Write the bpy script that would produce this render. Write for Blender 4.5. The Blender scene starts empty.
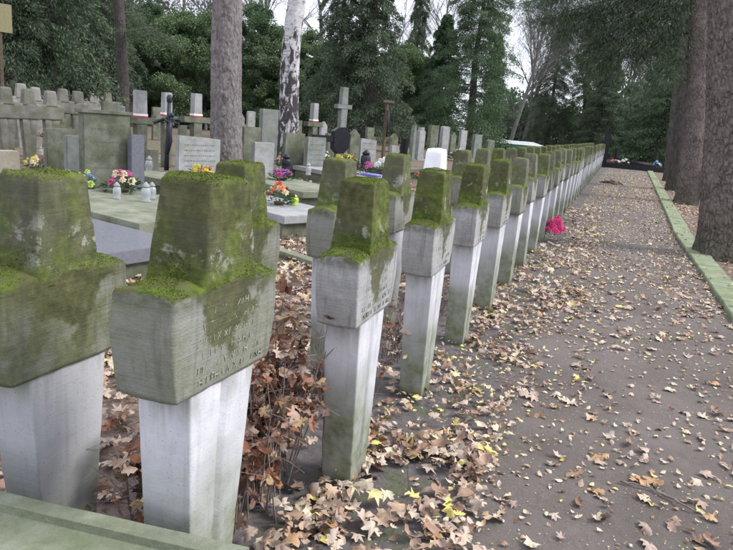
import bpy, bmesh, math, random
import numpy as np
from mathutils import Vector, Matrix, noise
R = math.radians
SC = bpy.context.scene
C = SC.collection
rng = np.random.default_rng(7)
random.seed(7)

# ------------------------------------------------------------------ camera
PITCH, YAW, ROLL, CH, FOC = 0.23376, 0.34827, 0.0852, 1.5, 650.0
Fv = np.array([-math.sin(YAW)*math.cos(PITCH), math.cos(YAW)*math.cos(PITCH), -math.sin(PITCH)])
R0 = np.array([math.cos(YAW), math.sin(YAW), 0.0]); U0 = np.cross(R0, Fv)
Rv = R0*math.cos(ROLL) + U0*math.sin(ROLL); Uv = np.cross(Rv, Fv)
cam = bpy.data.cameras.new("camera"); camo = bpy.data.objects.new("camera", cam); C.objects.link(camo)
cam.sensor_width = 36; cam.lens = FOC/733*36; cam.clip_start = .05; cam.clip_end = 1500
camo.matrix_world = Matrix(((Rv[0], Uv[0], -Fv[0], 0), (Rv[1], Uv[1], -Fv[1], 0), (Rv[2], Uv[2], -Fv[2], CH), (0, 0, 0, 1)))
SC.camera = camo

# ------------------------------------------------------------------ sky, sun, exposure
w = bpy.data.worlds.new("World"); SC.world = w; w.use_nodes = True
nt = w.node_tree; nt.nodes.clear()
sky = nt.nodes.new("ShaderNodeTexSky"); sky.sky_type = 'NISHITA'; sky.sun_disc = False
SUN_EL, SUN_AZ = R(44), R(72)          # azimuth measured clockwise from +Y
sky.sun_elevation = SUN_EL; sky.sun_rotation = SUN_AZ
mx = nt.nodes.new("ShaderNodeMix"); mx.data_type = 'RGBA'; mx.inputs[0].default_value = .88
mx.inputs[7].default_value = (9.3, 9.7, 10.9, 1)     # high even cloud cover
bg = nt.nodes.new("ShaderNodeBackground"); bg.inputs[1].default_value = .10
out = nt.nodes.new("ShaderNodeOutputWorld")
nt.links.new(sky.outputs[0], mx.inputs[6]); nt.links.new(mx.outputs[2], bg.inputs[0]); nt.links.new(bg.outputs[0], out.inputs[0])
sl = bpy.data.lights.new("sun", 'SUN'); sl.energy = 2.3; sl.angle = R(18); sl.color = (1, .97, .93)
so = bpy.data.objects.new("sun", sl); C.objects.link(so)
sd = Vector((math.sin(SUN_AZ)*math.cos(SUN_EL), math.cos(SUN_AZ)*math.cos(SUN_EL), math.sin(SUN_EL)))
so.rotation_euler = sd.to_track_quat('Z', 'Y').to_euler()
SC.view_settings.view_transform = 'Standard'; SC.view_settings.look = 'None'
SC.view_settings.exposure = 0.78; SC.view_settings.gamma = 1.0

def at(px, py, z=0.0):
    "ground point at height z seen in direction (px,py); used to measure where things stand"
    r = Fv + Rv*(px-366.5)/FOC - Uv*(py-275)/FOC
    t = (z-CH)/r[2]
    return Vector((r[0]*t, r[1]*t, z))
def depth(p): return float(np.dot(np.array([p[0], p[1], p[2]-CH]), Fv))
def proj(p):
    q = np.array([p[0], p[1], p[2]-CH]); d = q@Fv
    return (366.5+FOC*(q@Rv)/d, 275-FOC*(q@Uv)/d, d)

# ------------------------------------------------------------------ materials
class NB:
    def __init__(s, name):
        s.m = bpy.data.materials.new(name); s.m.use_nodes = True; s.t = s.m.node_tree; s.t.nodes.clear()
        s.b = s.n('ShaderNodeBsdfPrincipled'); s.o = s.n('ShaderNodeOutputMaterial'); s.l(s.b.outputs[0], s.o.inputs[0])
        s.b.inputs['Roughness'].default_value = .9; s.b.inputs['Specular IOR Level'].default_value = .25
    def n(s, t): return s.t.nodes.new(t)
    def l(s, a, b): s.t.links.new(a, b)
    def put(s, sock, v):
        if isinstance(v, bpy.types.NodeSocket): s.l(v, sock)
        elif isinstance(v, (tuple, list)) and len(v) == 3 and sock.type == 'RGBA': sock.default_value = (*v, 1)
        else: sock.default_value = v
    def obj(s): return s.n('ShaderNodeTexCoord').outputs['Object']
    def geo(s, k): return s.n('ShaderNodeNewGeometry').outputs[k]
    def noise(s, vec, scale, det=4, rough=.55, dist=0, col=False):
        n = s.n('ShaderNodeTexNoise'); s.put(n.inputs['Vector'], vec); n.inputs['Scale'].default_value = scale
        n.inputs['Detail'].default_value = det; n.inputs['Roughness'].default_value = rough; n.inputs['Distortion'].default_value = dist
        return n.outputs['Color' if col else 'Fac']
    def vor(s, vec, scale, feat='F1', o='Distance'):
        n = s.n('ShaderNodeTexVoronoi'); n.feature = feat; s.put(n.inputs['Vector'], vec); n.inputs['Scale'].default_value = scale
        return n.outputs[o]
    def ramp(s, f, stops, interp='LINEAR'):
        n = s.n('ShaderNodeValToRGB'); s.put(n.inputs[0], f); e = n.color_ramp.elements; n.color_ramp.interpolation = interp
        while len(e) < len(stops): e.new(.5)
        for i, (p, c) in enumerate(stops):
            e[i].position = p; e[i].color = (c, c, c, 1) if isinstance(c, (int, float)) else (*c, 1)
        return n.outputs[0]
    def mix(s, f, a, b, bl='MIX'):
        n = s.n('ShaderNodeMix'); n.data_type = 'RGBA'; n.blend_type = bl
        s.put(n.inputs[0], f); s.put(n.inputs[6], a); s.put(n.inputs[7], b); return n.outputs[2]
    def math(s, op, a, b=0.0, cl=False):
        n = s.n('ShaderNodeMath'); n.operation = op; n.use_clamp = cl; s.put(n.inputs[0], a); s.put(n.inputs[1], b); return n.outputs[0]
    def sep(s, v):
        n = s.n('ShaderNodeSeparateXYZ'); s.put(n.inputs[0], v); return n.outputs
    def vadd(s, a, b, op='ADD'):
        n = s.n('ShaderNodeVectorMath'); n.operation = op; s.put(n.inputs[0], a); s.put(n.inputs[1], b); return n.outputs[0]
    def mr(s, v, a, b, c=0, d=1):
        n = s.n('ShaderNodeMapRange'); n.interpolation_type = 'SMOOTHSTEP'; s.put(n.inputs[0], v)
        for i, k in enumerate((a, b, c, d)): n.inputs[i+1].default_value = k
        return n.outputs[0]
    def bump(s, h, st=.5, d=.01, prev=None):
        n = s.n('ShaderNodeBump'); n.inputs['Strength'].default_value = st; n.inputs['Distance'].default_value = d
        s.put(n.inputs['Height'], h)
        if prev is not None: s.l(prev, n.inputs['Normal'])
        return n.outputs[0]
    def fin(s, col, nrm=None, rough=None, **kw):
        s.put(s.b.inputs['Base Color'], col)
        if nrm is not None: s.l(nrm, s.b.inputs['Normal'])
        if rough is not None: s.put(s.b.inputs['Roughness'], rough)
        for k, v in kw.items(): s.put(s.b.inputs[k.replace('_', ' ')], v)
        return s.m

def simple(name, col, rough=.7, var=.25, scale=20, bump=.2, **kw):
    b = NB(name); o = b.obj(); n = b.noise(o, scale, 5)
    lo = tuple(c*(1-var) for c in col); hi = tuple(min(1, c*(1+var)) for c in col)
    return b.fin(b.ramp(n, [(.3, lo), (.7, hi)]), b.bump(b.noise(o, scale*3, 4), bump, .004), rough, **kw)

def cross_mat(name, kind, wet=0):
    "weathered concrete with moss and algae; kind: head, bar, shaft.  object colour: r = moss, g = algae on the bar, b = shaft algae, plus painted shade on the left-edge cross"
    b = NB(name); o = b.obj(); oi = b.n('ShaderNodeObjectInfo')
    rnd = b.math('MULTIPLY', oi.outputs['Random'], 37.0)
    v = b.vadd(o, rnd)
    x, y, z = b.sep(o)[:3]
    col = b.sep(oi.outputs['Color'])
    nz = b.sep(b.geo('Normal'))[2]
    n1 = b.noise(v, 9, 6, .62); n2 = b.noise(v, 34, 5, .6); n3 = b.noise(v, 2.6, 3)
    base = b.ramp(n1, [(.25, (.25, .25, .255)), (.5, (.36, .355, .365)), (.75, (.46, .455, .47))])
    base = b.mix(b.ramp(b.noise(v, 70, 3), [(.35, .35), (.6, 0.0)]), base, (.26, .255, .25))
    pits = b.ramp(b.vor(v, 60), [(.06, 1.0), (.16, 0.0)])
    sv = b.vadd(o, (5, 5, 90), 'MULTIPLY')
    stri = b.noise(sv, 1.0, 4, .6)
    if kind == 'shaft':
        base = b.ramp(n1, [(.2, (.42, .42, .46)), (.5, (.53, .53, .575)), (.8, (.64, .64, .68))])
        base = b.mix(b.ramp(n2, [(.55, 0.0), (.8, .35)]), base, (.33, .32, .31))
        low = b.mr(b.math('ADD', z, b.math('MULTIPLY', b.math('SUBTRACT', n3, .5), .7)), .56, .20)
        low = b.math('MULTIPLY', low, b.ramp(n1, [(.25, .45), (.6, 1.0)]))
        c = b.mix(b.math('MULTIPLY', low, .93), base, b.ramp(n2, [(.3, (.075, .095, .035)), (.7, (.19, .21, .10))]))
        drip = b.math('MULTIPLY', b.mr(z, .60, .74), b.ramp(b.noise(b.vadd(v, (22, 22, 3), 'MULTIPLY'), 1, 3), [(.45, 0.0), (.62, .8)]))
        c = b.mix(b.math('MULTIPLY', drip, .55), c, (.17, .18, .10))
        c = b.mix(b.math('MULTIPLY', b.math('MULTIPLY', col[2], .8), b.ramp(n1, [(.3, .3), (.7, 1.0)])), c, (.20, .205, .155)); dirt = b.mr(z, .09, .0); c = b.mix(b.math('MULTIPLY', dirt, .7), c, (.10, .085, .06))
    else:
        dark = b.ramp(b.math('ADD', b.math('MULTIPLY', n1, .5), b.math('MULTIPLY', n2, .5)), [(.30, (.028, .028, .013)), (.48, (.060, .062, .024)), (.62, (.105, .108, .047)), (.75, (.19, .185, .115))])
        moss = b.ramp(n2, [(.25, (.035, .055, .008)), (.5, (.082, .118, .014)), (.78, (.17, .21, .03))])
        up = b.mr(b.math('ADD', nz, b.math('MULTIPLY', b.math('SUBTRACT', n1, .5), 1.0)), .30, .62)
        if kind == 'head':
            base = b.mix(.5, base, (.12, .12, .07))
            lich = b.ramp(b.noise(v, 14, 5, .7), [(.56, 0.0), (.63, 1.0)])
            lich = b.math('MULTIPLY', lich, b.mr(z, 1.22, 1.10))
            cov = b.ramp(b.math('ADD', b.math('MULTIPLY', n3, .7), b.math('MULTIPLY', n1, .5)), [(.40, .8), (.62, 1.0)])
            c = b.mix(b.math('MULTIPLY', cov, col[0]), base, dark)
            c = b.mix(b.math('MULTIPLY', lich, .75), c, (.36, .36, .31))
            mid = b.mr(b.math('ADD', z, b.math('MULTIPLY', b.math('SUBTRACT', n1, .5), .16)), 1.10, 1.03)
            patches = b.math('MAXIMUM', b.math('MULTIPLY', b.math('MULTIPLY', mid, col[0]), .8), b.ramp(b.noise(v, 6, 4), [(.48, 0.0), (.66, .7)]))
            c = b.mix(patches, c, moss)
        else:
            # moss runs down from under the head in the middle, algae all over where g is high
            cent = b.math('SUBTRACT', 1.0, b.math('MULTIPLY', b.math('ABSOLUTE', y), 6.5))
            hz = b.math('MULTIPLY', b.math('SUBTRACT', z, .77), 3.3)
            run = b.math('ADD', b.math('ADD', b.math('MULTIPLY', cent, .55), hz), b.math('MULTIPLY', b.math('SUBTRACT', n1, .5), 1.9))
            run = b.mr(run, .62, .86)
            c = base
            c = b.mix(b.math('MULTIPLY', col[1], b.ramp(b.math('ADD', n1, b.math('MULTIPLY', n3, .4)), [(.42, .25), (.72, .97)])), c, b.mix(n2, (.075, .088, .035), (.175, .185, .105)))
            c = b.mix(b.math('MULTIPLY', run, .9), c, dark)
            edge = b.mr(z, .95, 1.003)
            c = b.mix(b.math('MULTIPLY', edge, b.ramp(n2, [(.35, .2), (.6, .85)])), c, dark)
        c = b.mix(b.math('MULTIPLY', up, col[0]), c, b.mix(b.ramp(b.noise(v, 17, 4, .7), [(.46, 0.0), (.60, .85)]), moss, (.085, .075, .035)))
    c = b.mix(b.math('MULTIPLY', pits, .45), c, (.09, .085, .07))
    streak = b.ramp(b.noise(b.vadd(v, (38, 38, 2.2), 'MULTIPLY'), 1, 4, .6), [(.52, 0.0), (.72, .26 if kind == 'shaft' else .5)]); c = b.mix(streak, c, (.20, .19, .165) if kind == 'shaft' else (.07, .072, .05))
    nr = b.bump(stri, .2 if kind == 'shaft' else .7, .004)
    nr = b.bump(b.math('ADD', b.math('MULTIPLY', n2, .5), b.noise(v, 190, 4, .7)), .35 if kind == 'shaft' else .7, .004, nr)
    nr = b.bump(pits, -.5, .003, nr)
    return b.fin(c, nr, .92)

def concrete(name, a, c2, green=(.12, .14, .06), amt=.5, rough=.9, scale=5):
    b = NB(name); v = b.vadd(b.obj(), b.math('MULTIPLY', b.n('ShaderNodeObjectInfo').outputs['Random'], 31.0))
    n1 = b.noise(v, scale, 6, .6); n2 = b.noise(v, scale*7, 4)
    c = b.ramp(n1, [(.3, a), (.7, c2)]); c = b.mix(b.ramp(b.noise(v, scale*.7, 5, .65), [(.42, 0.0), (.66, amt)]), c, green)
    c = b.mix(b.ramp(n2, [(.5, 0.0), (.8, .4)]), c, tuple(k*.5 for k in a))
    return b.fin(c, b.bump(b.math('ADD', n2, b.noise(v, scale*30, 3)), .5, .005), rough)

def bark(name, lo, hi, sx=9, sz=2.2, strength=1.0):
    b = NB(name); o = b.obj(); v = b.vadd(b.vadd(o, (sx, sx, sz), 'MULTIPLY'), b.noise(o, 5, 3, col=True))
    d = b.n('ShaderNodeTexVoronoi'); d.feature = 'DISTANCE_TO_EDGE'; d.inputs['Scale'].default_value = 1.0; b.l(v, d.inputs['Vector'])
    n = b.noise(b.vadd(o, (30, 30, 9), 'MULTIPLY'), 1, 5, .7)
    c = b.ramp(n, [(.25, lo), (.75, hi)])
    crack = b.math('MULTIPLY', b.ramp(d.outputs['Distance'], [(0.0, 1.0), (.2, 0.0)]), b.ramp(b.noise(o, 6, 4, .7), [(.35, .15), (.65, 1.0)]))
    c = b.mix(b.math('MULTIPLY', crack, .6), c, tuple(k*.4 for k in lo)); c = b.mix(b.ramp(b.noise(o, 2.5, 5, .7), [(.5, 0.0), (.75, .45)]), c, tuple(k*1.25 for k in hi))
    low = b.mr(b.math('ADD', b.sep(o)[2], b.math('MULTIPLY', n, .8)), 1.3, .3)
    c = b.mix(b.math('MULTIPLY', low, .35), c, (.07, .085, .035))
    nr = b.bump(b.math('SUBTRACT', n, crack), strength, .03)
    return b.fin(c, nr, .95)

def foliage(name, stops, trans=.25):
    b = NB(name); ri = b.geo('Random Per Island'); o = b.obj(); oi = b.n('ShaderNodeObjectInfo').outputs['Random']
    f = b.math('ADD', b.math('MULTIPLY', ri, .62), b.math('MULTIPLY', b.noise(b.vadd(o, b.math('MULTIPLY', oi, 9.0)), .9, 3), .38))
    c = b.ramp(f, stops)
    c = b.mix(b.math('MULTIPLY', oi, .35), c, (.10, .12, .08))
    b.put(b.b.inputs['Base Color'], c); b.b.inputs['Roughness'].default_value = .65
    t = b.n('ShaderNodeBsdfTranslucent'); b.l(c, t.inputs[0]); mxs = b.n('ShaderNodeMixShader'); mxs.inputs[0].default_value = trans
    b.l(b.b.outputs[0], mxs.inputs[1]); b.l(t.outputs[0], mxs.inputs[2]); b.l(mxs.outputs[0], b.o.inputs[0])
    return b.m

def leaf_mat(name, stops):
    b = NB(name); f = b.math('FRACT', b.math('ADD', b.geo('Random Per Island'), b.n('ShaderNodeObjectInfo').outputs['Random']))
    o = b.obj(); c = b.ramp(f, stops, 'CONSTANT')
    c = b.mix(b.ramp(b.noise(b.geo('Position'), 90, 3), [(.35, 0.0), (.7, .5)]), c, b.mix(.5, c, (.10, .06, .035)))
    back = b.geo('Backfacing'); c = b.mix(b.math('MULTIPLY', back, .35), c, (.50, .43, .38))
    return b.fin(c, b.bump(b.noise(b.geo('Position'), 200, 3), .4, .002), .62, Specular_IOR_Level=.4)

M = {}
M['head'] = cross_mat('mossy_concrete_head', 'head'); M['bar'] = cross_mat('mossy_concrete_bar', 'bar'); M['shaft'] = cross_mat('pale_concrete_shaft', 'shaft')
M['white'] = simple('white_paint', (.80, .80, .84), .6, .06, 12, .15)
M['stroke'] = simple('pale_lichen_letters', (.25, .255, .205), .95, .5, 60, .8)
M['moss'] = (lambda b: b.fin(b.ramp(b.geo('Random Per Island'), [(0, (.03, .048, .008)), (.5, (.078, .112, .014)), (1, (.17, .205, .03))]), None, .9))(NB('moss_tufts'))
M['cap'] = concrete('algae_concrete_cap', (.15, .165, .12), (.235, .25, .185), (.095, .118, .06), .75, .9, 9)
M['kerb'] = concrete('algae_green_kerb', (.175, .205, .13), (.27, .30, .20), (.12, .155, .07), .75, .9, 6)
M['stone'] = concrete('grey_green_gravestone', (.125, .132, .10), (.21, .215, .175), (.07, .083, .04), .8)
M['stone2'] = concrete('bluish_gravestone', (.17, .185, .175), (.25, .265, .255), (.11, .135, .09), .6)
M['pale'] = concrete('pale_gravestone', (.27, .275, .285), (.39, .39, .40), (.16, .175, .12), .5)
M['beige'] = concrete('beige_gravestone', (.30, .27, .215), (.37, .34, .28), (.20, .20, .12), .35)
M['oldc'] = concrete('old_brown_concrete', (.15, .145, .125), (.25, .24, .215), (.085, .095, .045), .75)
M['oldc2'] = concrete('old_grey_concrete', (.22, .215, .205), (.34, .33, .315), (.13, .135, .085), .6)
M['slab'] = concrete('greenish_slab', (.17, .18, .135), (.27, .275, .215), (.10, .12, .06), .7)
M['polish'] = concrete('polished_grey_granite', (.15, .155, .185), (.21, .215, .25), (.12, .13, .12), .2, .12, 30)
M['black'] = concrete('black_granite', (.012, .013, .018), (.022, .024, .032), (.02, .022, .018), .2, .15, 20)
M['iron'] = simple('dark_iron', (.03, .032, .045), .45, .3, 30, .3)
M['wood'] = simple('weathered_wood', (.11, .085, .06), .85, .35, 25, .5)
M['red'] = simple('red_paint', (.62, .06, .06), .6, .2)
M['glass'] = (lambda b: b.fin((.62, .65, .68), None, .12, Transmission_Weight=.6, Alpha=1.0))(NB('lantern_glass'))
M['gold'] = simple('brass_lid', (.5, .36, .12), .35, .2, 30, .1, Metallic=.8)
M['letters'] = simple('dark_inscription', (.12, .12, .105), .9, .4)
M['pine'] = bark('pine_bark', (.14, .122, .118), (.27, .245, .24), 11.0, 3.0, .8)
M['dark'] = bark('dark_bark', (.048, .042, .040), (.12, .105, .098), 10, 2.2, 1.0)
M['rbark'] = bark('rough_brown_bark', (.085, .068, .062), (.22, .182, .165), 19, 9.0, .9)
M['gbark'] = bark('grey_bark', (.12, .115, .11), (.25, .24, .235), 14, 3, .6)
M['twig'] = simple('twigs', (.19, .155, .14), .9, .35, 40, .3)
M['fir'] = foliage('fir_needles', [(.1, (.036, .058, .040)), (.45, (.080, .118, .074)), (.75, (.13, .175, .095)), (.95, (.20, .26, .13))])
M['ever'] = foliage('dark_evergreen_leaves', [(.1, (.028, .055, .030)), (.45, (.065, .118, .056)), (.75, (.105, .18, .078)), (.95, (.18, .27, .11))])
M['bush'] = foliage('mid_green_leaves', [(.1, (.05, .08, .042)), (.45, (.11, .17, .08)), (.75, (.18, .26, .115)), (.95, (.28, .37, .17))])
M['far'] = foliage('far_grey_green_leaves', [(.1, (.06, .08, .058)), (.45, (.10, .13, .09)), (.75, (.15, .185, .125)), (.95, (.22, .25, .17))])
M['leafm'] = leaf_mat('fallen_leaves', [(0, (.29, .18, .125)), (.16, (.40, .28, .20)), (.32, (.48, .37, .29)), (.44, (.52, .42, .32)), (.54, (.18, .10, .065)), (.63, (.42, .25, .13)), (.75, (.35, .24, .18)), (.86, (.60, .50, .34)), (.95, (.66, .56, .16))])
M['leafs'] = leaf_mat('small_fallen_leaves', [(0, (.56, .46, .33)), (.2, (.43, .29, .18)), (.36, (.64, .56, .40)), (.54, (.66, .57, .24)), (.64, (.28, .165, .10)), (.76, (.56, .47, .37)), (.88, (.40, .25, .14)), (.94, (.66, .58, .18))])
M['leafb'] = leaf_mat('rust_dead_leaves', [(0, (.20, .080, .045)), (.3, (.29, .125, .070)), (.55, (.11, .058, .04)), (.75, (.32, .21, .15)), (.92, (.38, .27, .14))])

def ground_mat():
    b = NB('leafy_soil'); p = b.obj(); x, y, z = b.sep(p)[:3]
    n1 = b.noise(p, 3, 6, .6); n2 = b.noise(p, 22, 5, .65)
    c = b.ramp(n2, [(.25, (.085, .062, .058)), (.5, (.17, .125, .11)), (.72, (.30, .225, .19))])
    lv = b.vor(b.vadd(p, b.vadd(b.noise(p, 30, 3, col=True), (.05, .05, .05), 'MULTIPLY')), 48, 'F1', 'Color'); lr = b.ramp(b.sep(lv)[0], [(0, (.20, .13, .095)), (.35, (.11, .08, .065)), (.62, (.27, .19, .14)), (.9, (.38, .29, .21))], 'CONSTANT')
    c = b.mix(b.ramp(n1, [(.35, .3), (.6, .85)]), c, lr)
    c = b.mix(.35, c, (.07, .055, .048)); near = b.mr(b.math('ABSOLUTE', b.math('ADD', x, 1.05)), .75, .35)
    soil = b.ramp(n2, [(.3, (.085, .075, .078)), (.7, (.15, .13, .13))])
    c = b.mix(near, c, soil)
    band = b.mr(b.math('ABSOLUTE', b.math('ADD', x, .72)), .42, .15)
    mo = b.math('MULTIPLY', band, b.ramp(b.math('ADD', b.math('MULTIPLY', b.noise(p, 5.5, 4), .8), b.math('MULTIPLY', b.noise(p, 40, 4), .25)), [(.52, 0.0), (.66, .7)]))
    c = b.mix(mo, c, b.ramp(b.noise(p, 60, 3), [(.3, (.05, .065, .022)), (.7, (.11, .13, .05))]))
    gl = b.math('MULTIPLY', b.mr(x, -2.5, -5.0), b.ramp(b.noise(p, .6, 4), [(.5, 0.0), (.62, .8)]))
    c = b.mix(gl, c, (.10, .14, .05))
    nr = b.bump(n2, .8, .02); nr = b.bump(b.noise(p, 120, 3), .6, .006, nr)
    return b.fin(c, nr, .95)
M['ground'] = ground_mat()
def path_mat():
    b = NB('gritty_dark_path'); p = b.obj(); y = b.sep(p)[1]
    n1 = b.noise(p, 1.4, 5, .6); n2 = b.noise(p, 130, 5, .8); n3 = b.noise(p, 30, 4, .6)
    c = b.ramp(n1, [(.3, (.090, .075, .067)), (.7, (.160, .136, .122))])
    c = b.mix(b.ramp(n2, [(.30, .85), (.52, 0.0)]), c, (.05, .043, .045))
    c = b.mix(b.ramp(n2, [(.60, 0.0), (.72, .65)]), c, (.34, .315, .305))
    c = b.mix(b.ramp(n3, [(.5, 0.0), (.75, .4)]), c, (.10, .076, .06))
    c = b.mix(b.ramp(b.noise(p, .8, 5, .65), [(.48, 0.0), (.62, .5)]), c, (.165, .145, .138))
    c = b.mix(b.ramp(b.noise(p, 2.2, 4), [(.6, 0.0), (.75, .4)]), c, (.085, .10, .055))
    px_ = b.sep(p)[0]
    c = b.mix(b.mr(px_, -.30, -.52), c, b.ramp(b.noise(p, 22, 5, .65), [(.3, (.085, .075, .078)), (.7, (.15, .13, .13))]))
    mo = b.math('MULTIPLY', b.mr(b.math('ABSOLUTE', b.math('ADD', px_, .72)), .42, .15), b.ramp(b.math('ADD', b.math('MULTIPLY', b.noise(p, 5.5, 4), .8), b.math('MULTIPLY', b.noise(p, 40, 4), .25)), [(.52, 0.0), (.66, .7)]))
    c = b.mix(mo, c, b.ramp(b.noise(p, 60, 3), [(.3, (.05, .065, .022)), (.7, (.11, .13, .05))]))
    nr = b.bump(n3, .5, .012); nr = b.bump(n2, .8, .004, nr); nr = b.bump(b.noise(p, 5, 3), .5, .03, nr)
    return b.fin(c, nr, .88)
M['path'] = path_mat()
def birch_mat():
    b = NB('birch_bark'); o = b.obj(); 
    c = b.ramp(b.noise(o, 9, 4), [(.3, (.38, .375, .38)), (.7, (.60, .59, .60))])
    st = b.ramp(b.noise(b.vadd(o, (5, 5, 45), 'MULTIPLY'), 1, 3), [(.58, 0.0), (.64, .85)])
    z = b.sep(o)[2]
    rough = b.noise(b.vadd(o, (7, 7, 3.2), 'MULTIPLY'), 1.0, 5, .65, .6)
    th = b.mr(z, 6.5, .4, -.15, .09)
    bl = b.ramp(b.math('ADD', rough, th), [(.50, 0.0), (.56, 1.0)])
    c = b.mix(st, c, (.10, .09, .09)); c = b.mix(bl, c, (.055, .05, .05))
    return b.fin(c, b.bump(bl, .9, .02), .85)
M['birch'] = birch_mat()
def flower_mat(n, c): return simple('petals_'+n, tuple(k*.82+.03 for k in c), .6, .3, 60, .2)
PET = {'magenta': flower_mat('magenta', (.50, .05, .22)), 'pink': flower_mat('pink', (.72, .22, .32)), 'yellow': flower_mat('yellow', (.75, .62, .10)),
       'orange': flower_mat('orange', (.78, .25, .08)), 'white': flower_mat('white', (.80, .80, .78)), 'blue': flower_mat('blue', (.25, .42, .72)),
       'purple': flower_mat('purple', (.34, .08, .36)), 'cream': flower_mat('cream', (.74, .62, .42)), 'red': flower_mat('red', (.55, .04, .05)), 'hot': flower_mat('hot_pink', (.80, .05, .24)), 'lime': flower_mat('lime', (.45, .58, .12))}
M['fleaf'] = foliage('bouquet_leaves', [(.1, (.02, .05, .02)), (.6, (.05, .11, .04)), (.9, (.09, .17, .06))])

# ------------------------------------------------------------------ object helpers
def link(name, me, mat, parent=None, smooth=False, kind=None):
    o = bpy.data.objects.new(name, me); C.objects.link(o)
    if mat is not None:
        for m_ in (mat if isinstance(mat, (list, tuple)) else [mat]): me.materials.append(m_)
    if parent: o.parent = parent
    if smooth: me.polygons.foreach_set('use_smooth', [True]*len(me.polygons))
    if kind: o['kind'] = kind
    return o
def tag(o, label, cat, group=None):
    o['label'] = label; o['category'] = cat
    if group: o['group'] = group
    return o
def thing(name, label, cat, loc=(0, 0, 0), rz=0, group=None):
    o = bpy.data.objects.new(name, None); C.objects.link(o); o.location = loc; o.rotation_euler = (0, 0, rz)
    o.empty_display_size = .1
    return tag(o, label, cat, group)
def part(name, bm, mat, parent=None, smooth=False, kind=None):
    me = bpy.data.meshes.new(name); bm.to_mesh(me); bm.free(); return link(name, me, mat, parent, smooth, kind)
def np_mesh(name, V, Fc):
    "V (n,3), Fc (m,k) equal-size faces"
    me = bpy.data.meshes.new(name); V = np.asarray(V, np.float32); Fc = np.asarray(Fc, np.int32); k = Fc.shape[1]
    me.vertices.add(len(V)); me.vertices.foreach_set('co', V.ravel())
    me.loops.add(Fc.size); me.loops.foreach_set('vertex_index', Fc.ravel())
    me.polygons.add(len(Fc)); me.polygons.foreach_set('loop_start', np.arange(0, Fc.size, k, dtype=np.int32))
    me.polygons.foreach_set('loop_total', np.full(len(Fc), k, np.int32)); me.update(calc_edges=True); return me
def copy_tree(o, parent=None):
    c = o.copy(); C.objects.link(c); c.parent = parent
    for ch in [q for q in o.children]:
        d = ch.copy(); C.objects.link(d); d.parent = c
        for g in ch.children:
            e = g.copy(); C.objects.link(e); e.parent = d
    return c
def box(bm, x0, x1, y0, y1, z0, z1, bev=0.0):
    r = bmesh.ops.create_cube(bm, size=1.0); vs = r['verts']
    for v in vs: v.co = ((x0+x1)/2+v.co.x*(x1-x0), (y0+y1)/2+v.co.y*(y1-y0), (z0+z1)/2+v.co.z*(z1-z0))
    if bev:
        es = list({e for v in vs for e in v.link_edges}); bmesh.ops.bevel(bm, geom=es, offset=bev, segments=2, affect='EDGES')
def prism(bm, pts, y0, y1, bev=0.0):
    "outline pts in x,z extruded from y0 to y1"
    a = [bm.verts.new((x, y0, z)) for x, z in pts]; b_ = [bm.verts.new((x, y1, z)) for x, z in pts]; n = len(pts)
    fs = [bm.faces.new(a), bm.faces.new(b_[::-1])] + [bm.faces.new((a[i], b_[i], b_[(i+1) % n], a[(i+1) % n])) for i in range(n)]
    bmesh.ops.recalc_face_normals(bm, faces=fs)
    if bev: bmesh.ops.bevel(bm, geom=list({e for f in fs for e in f.edges}), offset=bev, segments=2, affect='EDGES')
def tube(bm, pts, rad, n=6):
    rings = []; pts = [Vector(p) for p in pts]
    for i, p in enumerate(pts):
        d = (pts[min(i+1, len(pts)-1)]-pts[max(i-1, 0)]).normalized(); a = d.orthogonal().normalized(); c = d.cross(a)
        r = rad[i] if isinstance(rad, (list, tuple)) else rad
        rings.append([bm.verts.new(p+a*r*math.cos(2*math.pi*k/n)+c*r*math.sin(2*math.pi*k/n)) for k in range(n)])
    for i in range(len(rings)-1):
        for k in range(n): bm.faces.new((rings[i][k], rings[i][(k+1) % n], rings[i+1][(k+1) % n], rings[i+1][k]))
    bm.faces.new(rings[0][::-1]); bm.faces.new(rings[-1])
def lathe(bm, prof, n=14, c=(0, 0)):
    rings = [[bm.verts.new((c[0]+r*math.cos(2*math.pi*k/n), c[1]+r*math.sin(2*math.pi*k/n), z)) for k in range(n)] for r, z in prof]
    for i in range(len(rings)-1):
        for k in range(n): bm.faces.new((rings[i][k], rings[i][(k+1) % n], rings[i+1][(k+1) % n], rings[i+1][k]))
    bm.faces.new(rings[0][::-1]); bm.faces.new(rings[-1])
def wobble(bm, amp, scale, seed=0.0):
    for v in bm.verts:
        p = v.co*scale+Vector((seed, seed*1.7, seed*.3)); v.co += noise.noise_vector(p)*amp+noise.noise_vector(p*3.7)*amp*.4

# ------------------------------------------------------------------ the ground, path
def grid(name, xs, ys, zf, mat, **kw):
    V = [(x, y, zf(x, y)) for y in ys for x in xs]; nx = len(xs)
    Fc = [(j*nx+i, j*nx+i+1, (j+1)*nx+i+1, (j+1)*nx+i) for j in range(len(ys)-1) for i in range(nx-1)]
    o = link(name, np_mesh(name, V, Fc), mat, None, True); o['kind'] = 'structure'; return o
def gz(x, y):
    if -7 < x < 3 and y < 20: return -.006+noise.noise(Vector((x*2.3, y*2.3, 0)))*.012*min(1, max(0, (abs(x-.25)-1.0)*3))
    return -.006
xs = [-150, -60, -30, -15, -9]+list(np.arange(-7, 3.01, .12))+[5, 9, 20, 60, 150]
ys = [-30, -10, -3]+list(np.arange(0, 14, .14))+list(range(14, 45, 3))+[60, 100, 150]
ground = grid('ground', xs, ys, gz, M['ground'])
KX = [(-3.0, 1.27), (6.45, 1.185), (12.6, 1.10), (13.4, 1.13), (39.6, 1.60)]
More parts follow.
